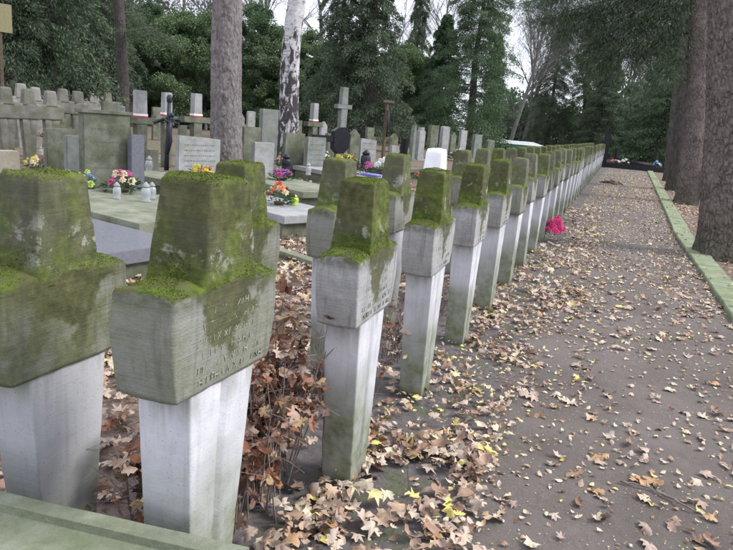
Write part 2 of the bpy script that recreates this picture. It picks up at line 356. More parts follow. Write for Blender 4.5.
def kx(y):
    for (a, b_), (c_, d) in zip(KX, KX[1:]):
        if y <= c_: return b_+(d-b_)*(y-a)/(c_-a)
    return KX[-1][1]
ysp = np.concatenate([np.arange(-3, 12, .1), np.arange(12, 39.8, .6)])
nxp = 22; V = []
for y in ysp:
    l = -.60+.10*noise.noise(Vector((0, y*1.3, 3)))+.05*noise.noise(Vector((0, y*6, 9))); r = kx(y)+.01
    for i in range(nxp):
        x = l+(r-l)*i/(nxp-1); e = min(1, i/3)
        V.append((x, y, -.004+e*(.012+noise.noise(Vector((x*2, y*2, 5)))*.005)))
Fc = [(j*nxp+i, j*nxp+i+1, (j+1)*nxp+i+1, (j+1)*nxp+i) for j in range(len(ysp)-1) for i in range(nxp-1)]
path = link('path', np_mesh('path', V, Fc), M['path'], None, True); path['kind'] = 'structure'

# ------------------------------------------------------------------ kerb: separate concrete lengths
def kerb_piece(y0, y1, wd=.28, h=.06):
    bm = bmesh.new(); n = max(2, int((y1-y0)/.12))
    prof = [(0, -.08), (0, h-.012), (.012, h), (wd-.012, h+.004), (wd, h-.01), (wd, -.08)]
    rings = []
    for j in range(n+1):
        y = y0+(y1-y0)*j/n; x = kx(y)
        rings.append([bm.verts.new((x+px_+noise.noise(Vector((px_*9, y*5, 1)))*.012, y, pz+noise.noise(Vector((px_*7, y*4, 7)))*.010)) for px_, pz in prof])
    for a, b_ in zip(rings, rings[1:]):
        for k in range(len(prof)-1): bm.faces.new((a[k], b_[k], b_[k+1], a[k+1]))
    bm.faces.new(rings[0]); bm.faces.new(rings[-1][::-1])
    bmesh.ops.recalc_face_normals(bm, faces=bm.faces[:]); return bm
kerb_leaf_rows = True
kt = thing('kerb', 'long pale green algae-covered concrete kerb along the right edge of the leafy path', 'kerb')
yk = -2.9
while yk < 39.3:
    ln = 1.0 if yk < 12 else 3.0
    part('kerb_stone', kerb_piece(yk+.006, min(39.5, yk+ln)-.006), M['kerb'], kt); yk += ln

# ------------------------------------------------------------------ concrete crosses
SIDE = [0, .06, .14, .24, .34, .44, .468, .474, .526, .532, .56, .66, .76, .86, .94]
def ring(hx, hy, r, cx=0.0, cy=0.0, side=SIDE):
    "rounded rectangle, centred; front is +x"
    P = []; cs = [(hx-r, -(hy-r), -90), (hx-r, hy-r, 0), (-(hx-r), hy-r, 90), (-(hx-r), -(hy-r), 180)]
    for k in range(4):
        ox, oy, a0 = cs[k]; nx_, ny_, _ = cs[(k+1) % 4]
        for a in (0, 30, 60): P.append((ox+r*math.cos(R(a0+a)), oy+r*math.sin(R(a0+a))))
        sx, sy = ox+r*math.cos(R(a0+90)), oy+r*math.sin(R(a0+90)); ex, ey = nx_+r*math.cos(R(a0+90)), ny_+r*math.sin(R(a0+90))
        for t in side: P.append((sx+(ex-sx)*t, sy+(ey-sy)*t))
    return [(x+cx, y+cy) for x, y in P]
def loft(keys, steps, side=SIDE, capt=True, dome=.01, post=None):
    "keys: (z, hx, hy, r, cx, cy)"
    bm = bmesh.new(); zs = np.linspace(keys[0][0], keys[-1][0], steps+1); K = np.array(keys); rings = []
    def ev(z): return [np.interp(z, K[:, 0], K[:, j]) for j in range(1, 6)]
    L = [(z, 1.0, 0.0) for z in zs]
    L = [(zs[0], s, 0.0) for s in (.5, .9)] + L
    if capt: L += [(zs[-1], s, dome*(1-s*s)) for s in (.985, .95, .88, .76, .6, .42, .22)]
    for z, s, dz in L:
        hx, hy, r, cx, cy = ev(z); pts = ring(hx, hy, r, 0, 0, side)
        rings.append([bm.verts.new((x*s+cx, y*s+cy, z+dz)) for x, y in pts])
    n = len(rings[0])
    for a, b_ in zip(rings, rings[1:]):
        for k in range(n): bm.faces.new((a[k], a[(k+1) % n], b_[(k+1) % n], b_[k]))
    bm.faces.new(rings[0][::-1]); bm.faces.new(rings[-1])
    if post:
        for v in bm.verts: post(v)
    bmesh.ops.recalc_face_normals(bm, faces=bm.faces[:])
    return bm
def rough(bm, amp, seed):
    bm.normal_update()
    for v in bm.verts:
        p = v.co+Vector((seed*3.1, seed*1.3, seed))
        d = noise.noise(p*7)*1.0+noise.noise(p*19)*.6+noise.noise(p*48)*.35
        chip = max(0, noise.noise(p*13)-.38)*-8*(1 if (abs(v.normal.x) > .25)+(abs(v.normal.y) > .25)+(abs(v.normal.z) > .25) >= 2 else 0)
        v.co += v.normal*amp*(d+chip)
        if v.normal.z > .45 and v.co.z > .98: v.co.z += max(0, noise.noise(p*26)+.15)*.009+max(0, noise.noise(p*60))*.004
def cross_meshes(seed, hi):
    sd = SIDE if hi else [0, .25, .46, .475, .525, .54, .75]; a = .0026 if hi else .0025
    def groove(v):
        if v.co.x > .055 and abs(v.co.y) < .0105: v.co.x -= .014
    sh = loft([(-.30, .064, .080, .006, 0, 0), (.0, .066, .086, .006, 0, 0), (.760, .075, .140, .006, 0, 0)], 70 if hi else 9, sd, post=groove)
    rough(sh, a*.6, seed)
    def bpost(v):
        yy = abs(v.co.y)/.23; xx = abs(v.co.x)/.085
        if v.co.z > .993: v.co.z += .014*(1-min(1, xx)**2)+.016*max(0, 1-yy*1.35)
        if v.co.z < .750: v.co.z -= .010*(1-min(1, xx)**2)*min(1, yy)
    ba = loft([(.745, .082, .198, .007, 0, 0), (.80, .084, .211, .007, 0, 0), (.86, .085, .220, .007, 0, 0), (.92, .085, .223, .007, 0, 0), (.995, .084, .219, .008, 0, 0), (1.002, .081, .215, .010, 0, 0)], 30 if hi else 9, sd, post=bpost)
    rough(ba, a, seed+4)
    he = loft([(.985, .084, .126, .012, 0, 0), (1.015, .083, .112, .010, 0, 0), (1.045, .081, .106, .008, 0, 0), (1.09, .079, .101, .007, 0, 0), (1.266, .069, .083, .007, 0, 0), (1.273, .064, .078, .012, 0, 0)], 28 if hi else 9, sd, dome=.008)
    rough(he, a, seed+8)
    out_ = []
    for nm, bm in (('shaft', sh), ('crossbar', ba), ('head', he)):
        me = bpy.data.meshes.new(nm); bm.to_mesh(me); bm.free(); me.polygons.foreach_set('use_smooth', [True]*len(me.polygons))
        me.materials.append({'shaft': M['shaft'], 'crossbar': M['bar'], 'head': M['head']}[nm]); out_.append(me)
    return out_
def moss_tufts(mes, n, seed):
    "tiny upright moss blades over the tops and ledges"
    r_ = np.random.default_rng(seed); V = []
    for me in mes:
        ps = [p for p in me.polygons if p.normal.z > .35 or (p.center.z > 1.0 and p.center.z < 1.09)]
        ar = np.array([p.area*(1.0 if p.normal.z > .35 else .5) for p in ps]); ar /= ar.sum()
        for i in r_.choice(len(ps), n, p=ar):
            p = ps[i]; c = p.center
            if noise.noise(c*9+Vector((seed, 0, 0))) < -.22: continue
            vs = [me.vertices[k].co for k in p.vertices]; u, v = r_.random(2); q = vs[0].lerp(vs[1], u).lerp(vs[-1].lerp(vs[-2], u), v)
            d = (p.normal*.6+Vector((0, 0, .5))+Vector(r_.normal(0, .45, 3))).normalized(); s = r_.uniform(.0015, .0040)*(1+max(0, noise.noise(c*14))*.8)
            t = d.orthogonal().normalized(); t.rotate(Matrix.Rotation(r_.random()*6.28, 3, d)); wv = t*s*.33
            V += [q-wv-p.normal*.001, q+wv-p.normal*.001, q+d*s]
    V = np.array([tuple(v) for v in V]); return np_mesh('moss', V, np.arange(len(V)).reshape(-1, 3))
def strokes(seed, dens=1.0):
    "worn, no longer readable rows of letter strokes on the front of the crossbar"
    r_ = random.Random(seed); bm = bmesh.new()
    for row, z in enumerate((.955, .919, .883, .847, .811, .777)):
        hw = (.10, .13, .15, .12, .165, .15)[row]; y = -hw+r_.uniform(0, .05)
        if row == 0: y, hw = -.07, .07
        while y < hw:
            h = .018*r_.uniform(.8, 1.05); k = r_.random()
            if r_.random() < dens*.78:
                segs = [((0, 0), (0, h))] if k < .3 else [((0, 0), (0, h)), ((0, h), (.011, h))] if k < .45 else [((0, 0), (.006, h)), ((.006, h), (.012, 0))] if k < .62 else [((0, 0), (0, h)), ((.012, 0), (.012, h)), ((0, h/2), (.012, h/2))] if k < .8 else [((0, 0), (.012, h)), ((0, h), (.012, 0))]
                for (a, b_), (c_, d) in segs:
                    p, q = Vector((0, y+a, z+b_-.011)), Vector((0, y+c_, z+d-.011)); dd = (q-p).normalized(); nn = Vector((0, -dd.z, dd.y))*.0012
                    j = r_.uniform(-.0028, .0002)
                    vs = [bm.verts.new((x, *(pt+s*nn)[1:])) for x in (.076, .0865+j) for pt, s in ((p, -1), (p, 1), (q, 1), (q, -1))]
                    for f in ((4, 5, 6, 7), (0, 1, 5, 4), (1, 2, 6, 5), (2, 3, 7, 6), (3, 0, 4, 7)): bm.faces.new([vs[i] for i in f])
            y += r_.uniform(.014, .019)
            if r_.random() < .12: y += .015
    bmesh.ops.recalc_face_normals(bm, faces=bm.faces[:]); me = bpy.data.meshes.new('inscription'); bm.to_mesh(me); bm.free(); me.materials.append(M['stroke']); return me
LOW = [cross_meshes(20+i*5, False) for i in range(4)]
def make_cross(label, x, y, rz, z=0.0, lean=(0, 0), seed=0, hi=False, moss=1.0, algae=.2, group=None, ins=1.0, sc=1.0, headmat=None, tufts=0, scz=1.0, allmat=None):
    t = thing('concrete_cross', label, 'grave cross', (x, y, z), rz, group); t.rotation_euler = (lean[0], lean[1], rz); t.scale = (sc, sc, sc*scz)
    mes = cross_meshes(seed, True) if hi else LOW[seed % 4]
    for nm, me in zip(('shaft', 'crossbar', 'head'), mes):
        o = link(nm, me, None, t); o.color = (moss, algae, .55 if (seed == 5 and hi) else .0 if seed == 3 and hi else algae*.45, 1)  # left-edge cross: shaft tint is algae plus the rear row's shade painted in
        if allmat: o.material_slots[0].link = 'OBJECT'; o.material_slots[0].material = allmat
        if nm == 'head' and headmat: me2 = me.copy(); me2.materials.clear(); me2.materials.append(headmat); o.data = me2; o['label'] = 'white painted head'
    if tufts:
        o = link('moss', moss_tufts([mes[1], mes[2]], tufts, seed), M['moss'], t, kind='stuff')
    if hi and ins: link('inscription', strokes(seed, ins), None, t, kind='stuff')
    return t
ORD = ['first', 'second', 'third', 'fourth', 'fifth', 'sixth', 'seventh', 'eighth', 'ninth', 'tenth', 'eleventh', 'twelfth', 'thirteenth', 'fourteenth', 'fifteenth', 'sixteenth', 'seventeenth', 'eighteenth', 'nineteenth', 'twentieth']+['twenty-'+k for k in ('first', 'second', 'third', 'fourth', 'fifth', 'sixth', 'seventh', 'eighth', 'ninth')]+['thirtieth']+['thirty-'+k for k in ('first', 'second', 'third', 'fourth', 'fifth', 'sixth', 'seventh', 'eighth', 'ninth')]
FX, BX = -.888, -1.455
front = [1.265, 2.37, 3.42, 4.46]+[5.5+1.045*i for i in range(33)]
fl = {0: 'large mossy concrete cross with worn inscription, nearest the camera right of the left-edge cross',
      1: 'concrete cross with thick moss collar and pale lichen patches, beside the dry rust shrub',
      2: 'concrete cross with moss collar and a dead leaf caught low on its shaft'}
fz = {0: (.185, 1.0, .72, (R(-1.8), 0)), 1: (0, 1.0, .12, (R(1.0), 0)), 2: (-.005, 1.0, .15, (R(1.5), 0)), 3: (-.01, 1, .1, (R(.5), 0)), 4: (-.01, .95, .3, (0, 0))}
for i, y in enumerate(front):
    dz, mo, al, ln = fz.get(i, (random.uniform(-.022, .018), random.uniform(.5, 1), random.uniform(.05, .8), (R(random.uniform(-1.8, 1.8)), R(random.uniform(-1.8, 1.8)))))
    make_cross(fl.get(i, f'{ORD[i]} mossy concrete cross from the camera in the row beside the path'), FX, y, 0, dz, ln, 3+i*11 if i < 5 else i, i < 5, mo, al, 'concrete crosses in the row beside the path', 1.0 if i < 2 else .8, tufts=(11000 if i < 3 else 5000) if i < 5 else 0, scz=.905 if i == 0 else 1.0)
bl_ = {0: 'large green algae-covered concrete cross cut by the left edge of the photo', 4: 'concrete cross in the rear row with its head painted white'}
for i, y in enumerate(front):
    mo = random.uniform(.75, 1); al = 1.0 if i == 0 else random.uniform(.5, .95)
    if i == 0: y = 1.34
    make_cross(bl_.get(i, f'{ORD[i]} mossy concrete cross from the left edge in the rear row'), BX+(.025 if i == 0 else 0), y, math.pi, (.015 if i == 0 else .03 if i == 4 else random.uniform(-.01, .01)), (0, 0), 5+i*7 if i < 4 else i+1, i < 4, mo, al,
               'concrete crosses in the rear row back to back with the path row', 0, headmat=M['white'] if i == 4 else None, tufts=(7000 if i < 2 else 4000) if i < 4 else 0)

# ------------------------------------------------------------------ low wall at the front left
wl = thing('low_wall', 'low greenish concrete wall with bevelled cap in the bottom left corner', 'wall', (-.62, 1.125, 0), R(8.4))
bm = bmesh.new()
prof = [(0, .49), (-.003, .552), (-.052, .556), (-.056, .538), (-.33, .530), (-.34, .49)]
n = 40; rings = [[bm.verts.new((-.01-1.9*j/n, py, pz+noise.noise(Vector((j*.25, py*8, 2)))*.003)) for py, pz in prof] for j in range(n+1)]
for a, b_ in zip(rings, rings[1:]):
    for k in range(len(prof)): bm.faces.new((a[k], b_[k], b_[(k+1) % len(prof)], a[(k+1) % len(prof)]))
bm.faces.new(rings[0]); bm.faces.new(rings[-1][::-1]); bmesh.ops.recalc_face_normals(bm, faces=bm.faces[:])
part('cap', bm, M['cap'], wl)
bm = bmesh.new(); box(bm, -1.9, -.05, -.30, -.04, -.05, .488); part('wall_body', bm, M['cap'], wl)

# ------------------------------------------------------------------ leaves
def leaf_shape(kind, seed):
    r_ = random.Random(seed); pts = []
    if kind == 'maple':
        lob = [(-145, .5), (-122, .36), (-96, .68), (-72, .46), (-55, .9), (-40, .80), (-22, .52), (0, 1.02), (22, .52), (40, .80), (55, .9), (72, .46), (96, .68), (122, .36), (145, .5)]
        pts = [(r_.uniform(.9, 1.1)*q*math.sin(R(a)), r_.uniform(.9, 1.1)*q*math.cos(R(a))) for a, q in lob]; pts.append((0, -.72))
    elif kind == 'oak':
        L = [(.07, -.8), (.30, -.55), (.2, -.42), (.48, -.2), (.26, -.05), (.55, .25), (.28, .4), (.36, .68), (.15, .8), (0, .98)]
        pts = [(-x*r_.uniform(.85, 1.15), y) for x, y in L][:-1]+[(x*r_.uniform(.85, 1.15), y) for x, y in L[::-1]]
        pts = pts[::-1]
    else:
        pts = [(0, -.8), (.35, -.4), (.42, .1), (.22, .6), (0, .95), (-.25, .6), (-.42, .1), (-.33, -.45)]
    c1, c2, c3 = r_.uniform(-.7, 1.2), r_.uniform(-.5, .9), r_.uniform(0, 6)
    def z(x, y): return c1*x*x+c2*y*y+.16*math.sin(4*x+3*y+c3)-.12*abs(x)**.5*.6
    inn = [(x*.52, y*.52) for x, y in pts]
    V = [(0, 0, z(0, 0)+.02)]+[(x, y, z(x, y)+r_.uniform(-.10, .13)) for x, y in inn]+[(x+r_.gauss(0, .03), y+r_.gauss(0, .03), z(x, y)+r_.uniform(-.10, .16)) for x, y in pts]
    V = np.array(V); V[:, 2] *= .68; V[:, 2] -= np.percentile(V[:, 2], 25); n = len(pts)
    Fc = [(0, 1+i, 1+(i+1) % n) for i in range(n)]
    for i in range(n): j = (i+1) % n; Fc += [(1+i, 1+n+i, 1+n+j), (1+i, 1+n+j, 1+j)]
    return V*.5, np.array(Fc)
KINDS = [('maple', i) for i in range(5)]+[('oak', i+10) for i in range(5)]+[('oval', i+20) for i in range(6)]
LS = [leaf_shape(k, s) for k, s in KINDS]
def rotm(rz, tilt, az):
    return np.array(Matrix.Rotation(az, 3, 'Z') @ Matrix.Rotation(tilt, 3, 'X') @ Matrix.Rotation(rz, 3, 'Z'))
def join_leaves(name, items, mat, parent, kind='stuff'):
    VV, FF, o = [], [], 0
    for k, p, s, m in items:
        V, Fc = LS[k]; W = (V*s)@m.T+np.array(p); VV.append(W); FF.append(Fc+o); o += len(W)
    return link(name, np_mesh(name, np.concatenate(VV), np.concatenate(FF)), mat, parent, kind=kind)
big, small = [], []
def zat(x, y): return .012 if -.55 < x < kx(y) else .004
def lay(x, y, s, k, pile=0.0, tmax=.35):
    m = rotm(random.uniform(0, 6.28), random.gauss(0, tmax), random.uniform(0, 6.28))
    if random.random() < .35: m = m@np.diag([1, 1, -1.0])
    return (k, (x, y, zat(x, y)+.006*s/.1+pile*random.random()), s, m)
def cl(x, y, f, o=0): return noise.noise(Vector((x*f, y*f, o)))
def try_add(lst, n, xr, yr, sr, ks, f, thr, o, pile=0, ypow=1.0, tm=.35):
    c = 0; it = 0
    while c < n and it < n*8:
        it += 1; x = random.uniform(*xr); y = yr[0]+(yr[1]-yr[0])*random.random()**ypow
        if cl(x, y, f, o) < thr-random.uniform(0, .35): continue
        lst.append(lay(x, y, random.uniform(*sr), random.choice(ks), pile, tm)); c += 1
MA, OA, OV = list(range(5)), list(range(5, 10)), list(range(10, 16))
# dense brown drift at the feet of the crosses
try_add(big, 620, (-.95, -.30), (1.4, 2.9), (.045, .115), MA+OA+OA+OV, 2.2, -.05, 1, .05, 1.0, .6); try_add(big, 420, (-1.0, -.35), (2.6, 6), (.04, .10), MA+OA+OA+OV, 2.2, .02, 1, .03, 1.1, .5)
try_add(big, 420, (-.85, -.1), (5.2, 16), (.06, .13), MA+OA, 1.5, .0, 2, .02, 1.3, .4)
try_add(big, 120, (-1.3, -.6), (1.2, 6), (.07, .13), MA+OA, 2.2, .0, 3, .06, 1, .5)
# path: few large ones, many small pale ones; density even in metres along the whole path
def even(lst, n, xr, yr, sr, ks, f, thr, o, pile=0, tm=.3, soft=2.0):
    c = 0; it = 0
    while c < n and it < n*10:
        it += 1; x = random.uniform(*xr); y = random.uniform(*yr)
        e = min(1, (y-yr[0]+.3)/soft, (yr[1]-y+.3)/soft)
        if random.random() > e or cl(x, y, f, o) < thr-random.uniform(0, .45): continue
        lst.append(lay(x, y, random.uniform(*sr), random.choice(ks), pile, tm)); c += 1
even(big, 330, (-.35, 1.2), (1.2, 9), (.05, .12), MA+OA+OA, 1.6, .1, 4, .004, .25)
even(big, 560, (-.45, 1.35), (5, 32), (.055, .12), MA+OA+OV, 1.2, .0, 5, .006, .25)
even(big, 650, (-.5, 1.3), (1.4, 14), (.03, .065), OA+OV+MA, 1.8, .06, 15, .008, .4)
even(small, 2300, (-.6, 1.45), (1.0, 13), (.022, .05), OV+OV+OA, 1.6, .02, 6, .004, .35, 1.0)
even(small, 4600, (-.6, 1.5), (5, 26), (.02, .052), OV+OV+OA+MA, 1.0, -.05, 7, .004, .35, 5)
even(small, 4600, (-.6, 1.6), (14, 39.5), (.03, .065), OV, .6, -.2, 8, .003, .35, 7)
even(small, 1500, (-1.0, -.25), (1.2, 10), (.02, .05), OV+OA, 2, -.05, 9, .03, .5)
left, right = [], []
try_add(left, 7500, (-9, -1.7), (1.5, 17), (.05, .11), MA+OA+OV, 1.1, -.25, 11, .02, 1.0, .4)
try_add(left, 2600, (-4.5, -1.25), (1.3, 8), (.05, .11), MA+OA+OA, 1.1, -.4, 14, .03, 1.0, .45)
try_add(left, 3200, (-3.4, -1.6), (2.5, 22), (.05, .12), MA+OA, 1.1, -.3, 12, .03, 1.0, .4)
try_add(right, 4500, (1.5, 5), (6, 30), (.06, .12), MA+OA+OV, 1.1, -.3, 13, .02, 1.2, .4)
bshow = []
for it in big:
    X, Y, D = proj(it[1])
    bshow.append((it[2]/D if (D > .3 and -10 < X < 745 and 150 < Y < 560) else 0, it))
bshow.sort(key=lambda a: -a[0])
lm = {}
def leaf_obj(it, parent, mat, name='leaf'):
    k, p, s, m = it; key = (k, mat.name)
    if key not in lm:
        me = np_mesh('leaf', LS[k][0], LS[k][1]); me.materials.append(mat); lm[key] = me
    o = bpy.data.objects.new(name, lm[key]); C.objects.link(o); o.parent = parent
    det = np.linalg.det(m); mm = Matrix(m.tolist()).to_4x4(); mm.translation = Vector(p); o.matrix_local = mm@Matrix.Diagonal((s, s, s, 1)); return o
ngr = npa = 0; rest_p, rest_g = [], []
for sc_, it in bshow:
    onp = it[1][0] > -.6
    if sc_ > .010 and ((onp and npa < 300) or (not onp and ngr < 300)):
        leaf_obj(it, path if onp else ground, M['leafm'])
        if onp: npa += 1
        else: ngr += 1
    else: (rest_p if onp else rest_g).append(it)
join_leaves('leaf_litter', rest_p, M['leafm'], path); join_leaves('small_leaf_litter', small, M['leafs'], path)
join_leaves('leaf_litter', rest_g+left+right, M['leafm'], ground)
# fine crumbs: grit and leaf fragments on the path
kl = []
for i in range(420):
    y = random.uniform(3, 36); x = kx(y)+random.choice((random.gauss(-.03, .03), random.gauss(.27, .05), random.uniform(.03, .22)))
    on = .005 < x-kx(y) < .245; it = lay(x, y, random.uniform(.03, .08), random.choice(OV+OA), 0, .3); kl.append((it[0], (x, y, .066 if on else .02), it[2], it[3]))
join_leaves('leaf_litter', kl, M['leafm'], kt)
n = 5000; cx_ = rng.uniform(-.65, 1.2, n); cy_ = 1.3+rng.random(n)**1.5*7; ss = rng.uniform(.002, .0055, n); an = rng.uniform(0, 6.28, n)
P = np.stack([cx_, cy_, np.full(n, .013)], 1); V = []
for k in range(3):
    a = an+k*2.1; V.append(P+np.stack([np.cos(a)*ss, np.sin(a)*ss*.7, rng.uniform(0, .004, n)], 1))
V = np.stack(V, 1).reshape(-1, 3); link('leaf_crumbs', np_mesh('leaf_crumbs', V, np.arange(n*3).reshape(-1, 3)), M['leafs'], path, kind='stuff')
# curled dead leaf caught on the third cross
rr_ = Fv+Rv*(407-366.5)/FOC-Uv*(330-275)/FOC; tt = 3.30/rr_[1]
lf = leaf_obj((2, (rr_[0]*tt, 3.30, CH+rr_[2]*tt), .10, rotm(1, 1.35, .1)), None, M['leafm'], 'dead_leaf'); tag(lf, 'curled brown dead leaf stuck against the shaft of the third cross by the path', 'leaf')
# sticks on the path
def stick(p, q, r, label):
    bm = bmesh.new(); p, q = Vector(p), Vector(q); pts = [p.lerp(q, t)+Vector((random.uniform(-.01, .01), random.uniform(-.01, .01), random.uniform(0, .006))) for t in np.linspace(0, 1, 7)]
    tube(bm, pts, [r*(1-.5*t) for t in np.linspace(0, 1, 7)], 6); tag(part('stick', bm, M['twig'], None, True), label, 'stick')
stick(at(652, 488, .02), at(694, 512, .02), .008, 'pale broken stick among leaves at the lower right of the path')
stick(at(622, 482, .02), at(655, 490, .02), .006, 'thin brown twig left of the pale stick on the path')

# ------------------------------------------------------------------ dry shrubs between the crosses
def shrub(label, x, y, h, nst, nlf, spread, seed, lfs=(.05, .10), green=False):
    r_ = random.Random(seed); t = thing('dry_shrub', label, 'shrub', (x, y, 0)); bm = bmesh.new(); tips = []
    for i in range(nst):
        a = r_.uniform(0, 6.28); b0 = Vector((r_.gauss(0, spread*.35), r_.gauss(0, spread*.5), -.01)); tp = b0+Vector((math.cos(a)*spread*r_.random(), math.sin(a)*spread*r_.random(), h*r_.uniform(.45, 1)))
        mid = b0.lerp(tp, .5)+Vector((r_.gauss(0, .03), r_.gauss(0, .03), .03)); pts = [b0, b0.lerp(mid, .5), mid, mid.lerp(tp, .5)+Vector((r_.gauss(0, .02), r_.gauss(0, .02), 0)), tp]
        tube(bm, pts, [.004, .0035, .003, .002, .0012], 4); tips += pts[1:]
        for k in range(3):
            s_ = pts[r_.choice((2, 3))]; e = s_+Vector((r_.gauss(0, .09), r_.gauss(0, .09), r_.uniform(-.03, .12))); tube(bm, [s_, s_.lerp(e, .5)+Vector((0, 0, .01)), e], [.002, .0015, .001], 3); tips.append(e)
    part('twigs', bm, M['twig'], t, kind='stuff')
    extra = []
    for i in range(nlf):
        p = r_.choice(tips)+Vector((r_.gauss(0, .015), r_.gauss(0, .015), r_.gauss(0, .01)))
        if p.z < .02 or (abs(x+p.x-FX) < .12 and min(abs(y+p.y-q_) for q_ in front) < .17) or (abs(x+p.x-BX) < .13 and min(abs(y+p.y-q_) for q_ in front) < .2): continue
        m = rotm(r_.uniform(0, 6.28), r_.uniform(-1.6, 1.6), r_.uniform(0, 6.28)); it = (r_.choice(MA+OA+OV), tuple(p), r_.uniform(*lfs), m)
        if i < 290: leaf_obj(it, t, M['leafb'])
        else: extra.append(it)
    if extra: join_leaves('dead_leaves', extra, M['leafb'], t)
    return t
shrub('dense dry shrub with rust brown leaves between the two nearest path-side crosses', -1.16, 2.06, .84, 100, 1500, .20, 1, (.045, .095))
shrub('dry twiggy shrub between the left-edge cross and its inscribed neighbour', -1.15, 1.56, .66, 45, 520, .10, 2, (.045, .09))
shrub('low tangle of bare twigs behind the moss-collared cross', -1.15, 2.95, .58, 70, 130, .20, 3, (.03, .07))
shrub('small dry shrub with few rust leaves behind the third cross', -1.15, 3.9, .45, 30, 40, .16, 4)
shrub('knee-high brown shrub in the gap further down the rear row', -1.18, 5.0, .42, 25, 36, .16, 5)
shrub('low heap of rust coloured twigs and leaves by the sixth cross', -1.15, 6.05, .35, 18, 22, .16, 6)

# ------------------------------------------------------------------ gravestones
def gstone(label, x0, x1, yt, yb, mat, style='flat', face=-18, th=.14, ins=None, plinth=True, name='gravestone', cat='gravestone', dist=None, group=None):
    "stone standing where the line of sight through its foot meets the ground"
    b = at((x0+x1)/2, yb); sc = depth(b)/FOC; view = math.atan2(b.y, b.x)
    inc = abs(math.cos(math.radians(face)-(view+math.pi))); vis = (x1-x0)*sc; wd = max(.1, (vis-th*abs(math.sin(math.radians(face)-(view+math.pi))))/max(.4, inc)); h = (yb-yt)*sc*1.0
    t = thing(name, label, cat, b, R(90+face), group); hw = wd/2
    if style == 'flat': pts = [(-hw, 0), (hw, 0), (hw, h), (-hw, h)]
    elif style == 'slope': pts = [(-hw, 0), (hw, 0), (hw, h*.95), (-hw, h)]
    elif style == 'arch': pts = [(-hw, 0), (hw, 0)]+[(hw*math.cos(R(a)), h-.12*wd+.12*wd*math.sin(R(a))) for a in range(0, 181, 20)]
    elif style == 'gable': pts = [(-hw, 0), (hw, 0), (hw, h*.84), (0, h), (-hw, h*.84)]
    elif style == 'shoulder': pts = [(-hw, 0), (hw, 0), (hw, h*.88), (hw*.6, h*.9), (hw*.5, h), (-hw*.5, h), (-hw*.6, h*.9), (-hw, h*.88)]
    bm = bmesh.new(); prism(bm, pts, -th/2, th/2, .008); part('stone', bm, mat, t)
    if plinth: bm = bmesh.new(); box(bm, -hw-.05, hw+.05, -th/2-.05, th/2+.05, -.06, .09, .01); part('plinth', bm, mat, t)
    if ins:
        r_ = random.Random(int(x0)); bm = bmesh.new()
        for k in range(ins):
            z = h*(.82-.62*k/max(1, ins)); x = -hw*.72
            while x < hw*.72:
                wv = r_.uniform(.006, .02); hh = r_.uniform(.008, .014); box(bm, x, x+wv, -th/2-.002, -th/2+.004, z-hh, z+hh); x += wv+r_.uniform(.006, .03)
        part('inscription', bm, M['letters'], t, kind='stuff')
    return t, wd, h, sc
gstone('low beige stone block at the left edge behind the big green cross', -14, 19, 151, 192, M['beige'], 'flat', -18, .25)
gstone('grey-green slab stone, left of the pair behind the blue and lime bouquet', 47, 82, 130, 184, M['stone'], 'flat', -20, .12)
gstone('shorter grey-green stone right of its twin, behind the lime bouquet', 66, 96, 137, 188, M['stone2'], 'flat', -20, .12)
t, wd, h, sc = gstone('wide tall grey-green gravestone with carved lines and ledge cap behind the magenta bouquet', 82, 129, 116, 196, M['stone'], 'flat', -20, .16, 4)
bm = bmesh.new(); box(bm, -wd/2-.04, wd/2+.04, -.11, .11, h, h+.05, .008); part('cap', bm, M['stone'], t)
gstone('narrow dark polished stone to the right of the wide carved gravestone', 128, 144, 136, 197, M['polish'], 'flat', -20, .12)
gstone('pale gravestone with many inscription lines, left of the big pine trunk', 176, 219, 137, 186, M['pale'], 'slope', -22, .12, 6)
gstone('squat dark grey stone immediately right of the big pine trunk', 239, 259, 128, 176, M['stone'], 'flat', -25, .14)
gstone('tall smooth greenish rectangular stone between pine and birch trunks', 257, 276, 111, 172, M['stone2'], 'flat', -25, .14)
gstone('low bluish stone in front of the tall greenish rectangular stone', 250, 273, 143, 179, M['pale'], 'flat', -25, .14)
gstone('grey-green stone right of the birch foot', 281, 303, 134, 176, M['stone'], 'flat', -28, .12)
gstone('inscribed grey stone below the black granite arm', 303, 324, 138, 178, M['stone2'], 'flat', -28, .12, 5)
gstone('small grey wedge stone touching the black granite shield', 346, 358, 130, 166, M['stone'], 'gable', -30, .14)
gstone('little pale inscribed stone left of the thin wooden cross', 357, 375, 139, 166, M['pale'], 'slope', -30, .12, 3)
gstone('short grey stone behind the white flower ball', 388, 398, 146, 164, M['pale'], 'flat', -30, .15)
gstone('tall slim stone pillar, leftmost of the grey pillars by the dark conifer', 408, 414, 126, 161, M['stone2'], 'shoulder', -30, .2)
gstone('broad grey stone pillar with stepped top beside the slim pillar', 414, 423, 128, 160, M['pale'], 'shoulder', -30, .2)
gstone('grey pillar stone under the left side of the dark conifer', 425, 436, 126, 160, M['stone'], 'flat', -30, .2)
gstone('pale upright stone at the foot of the dark conifer', 437, 447, 127, 160, M['pale'], 'arch', -30, .2)
gstone('small black stone left of the slim grey pillar', 399, 407, 139, 160, M['black'], 'flat', -30, .2)
gstone('weathered stone right of the dark conifer trunk', 470, 480, 135, 158, M['stone2'], 'flat', -30, .2)
gstone('stumpy grey stone between the conifer and the green kiosk', 484, 493, 140, 157, M['stone'], 'arch', -30, .2)
gstone('white marker stone half hidden behind the nearest right-hand trunk', 697, 706, 166, 206, M['white'], 'flat', -60, .25)
random.seed(21)
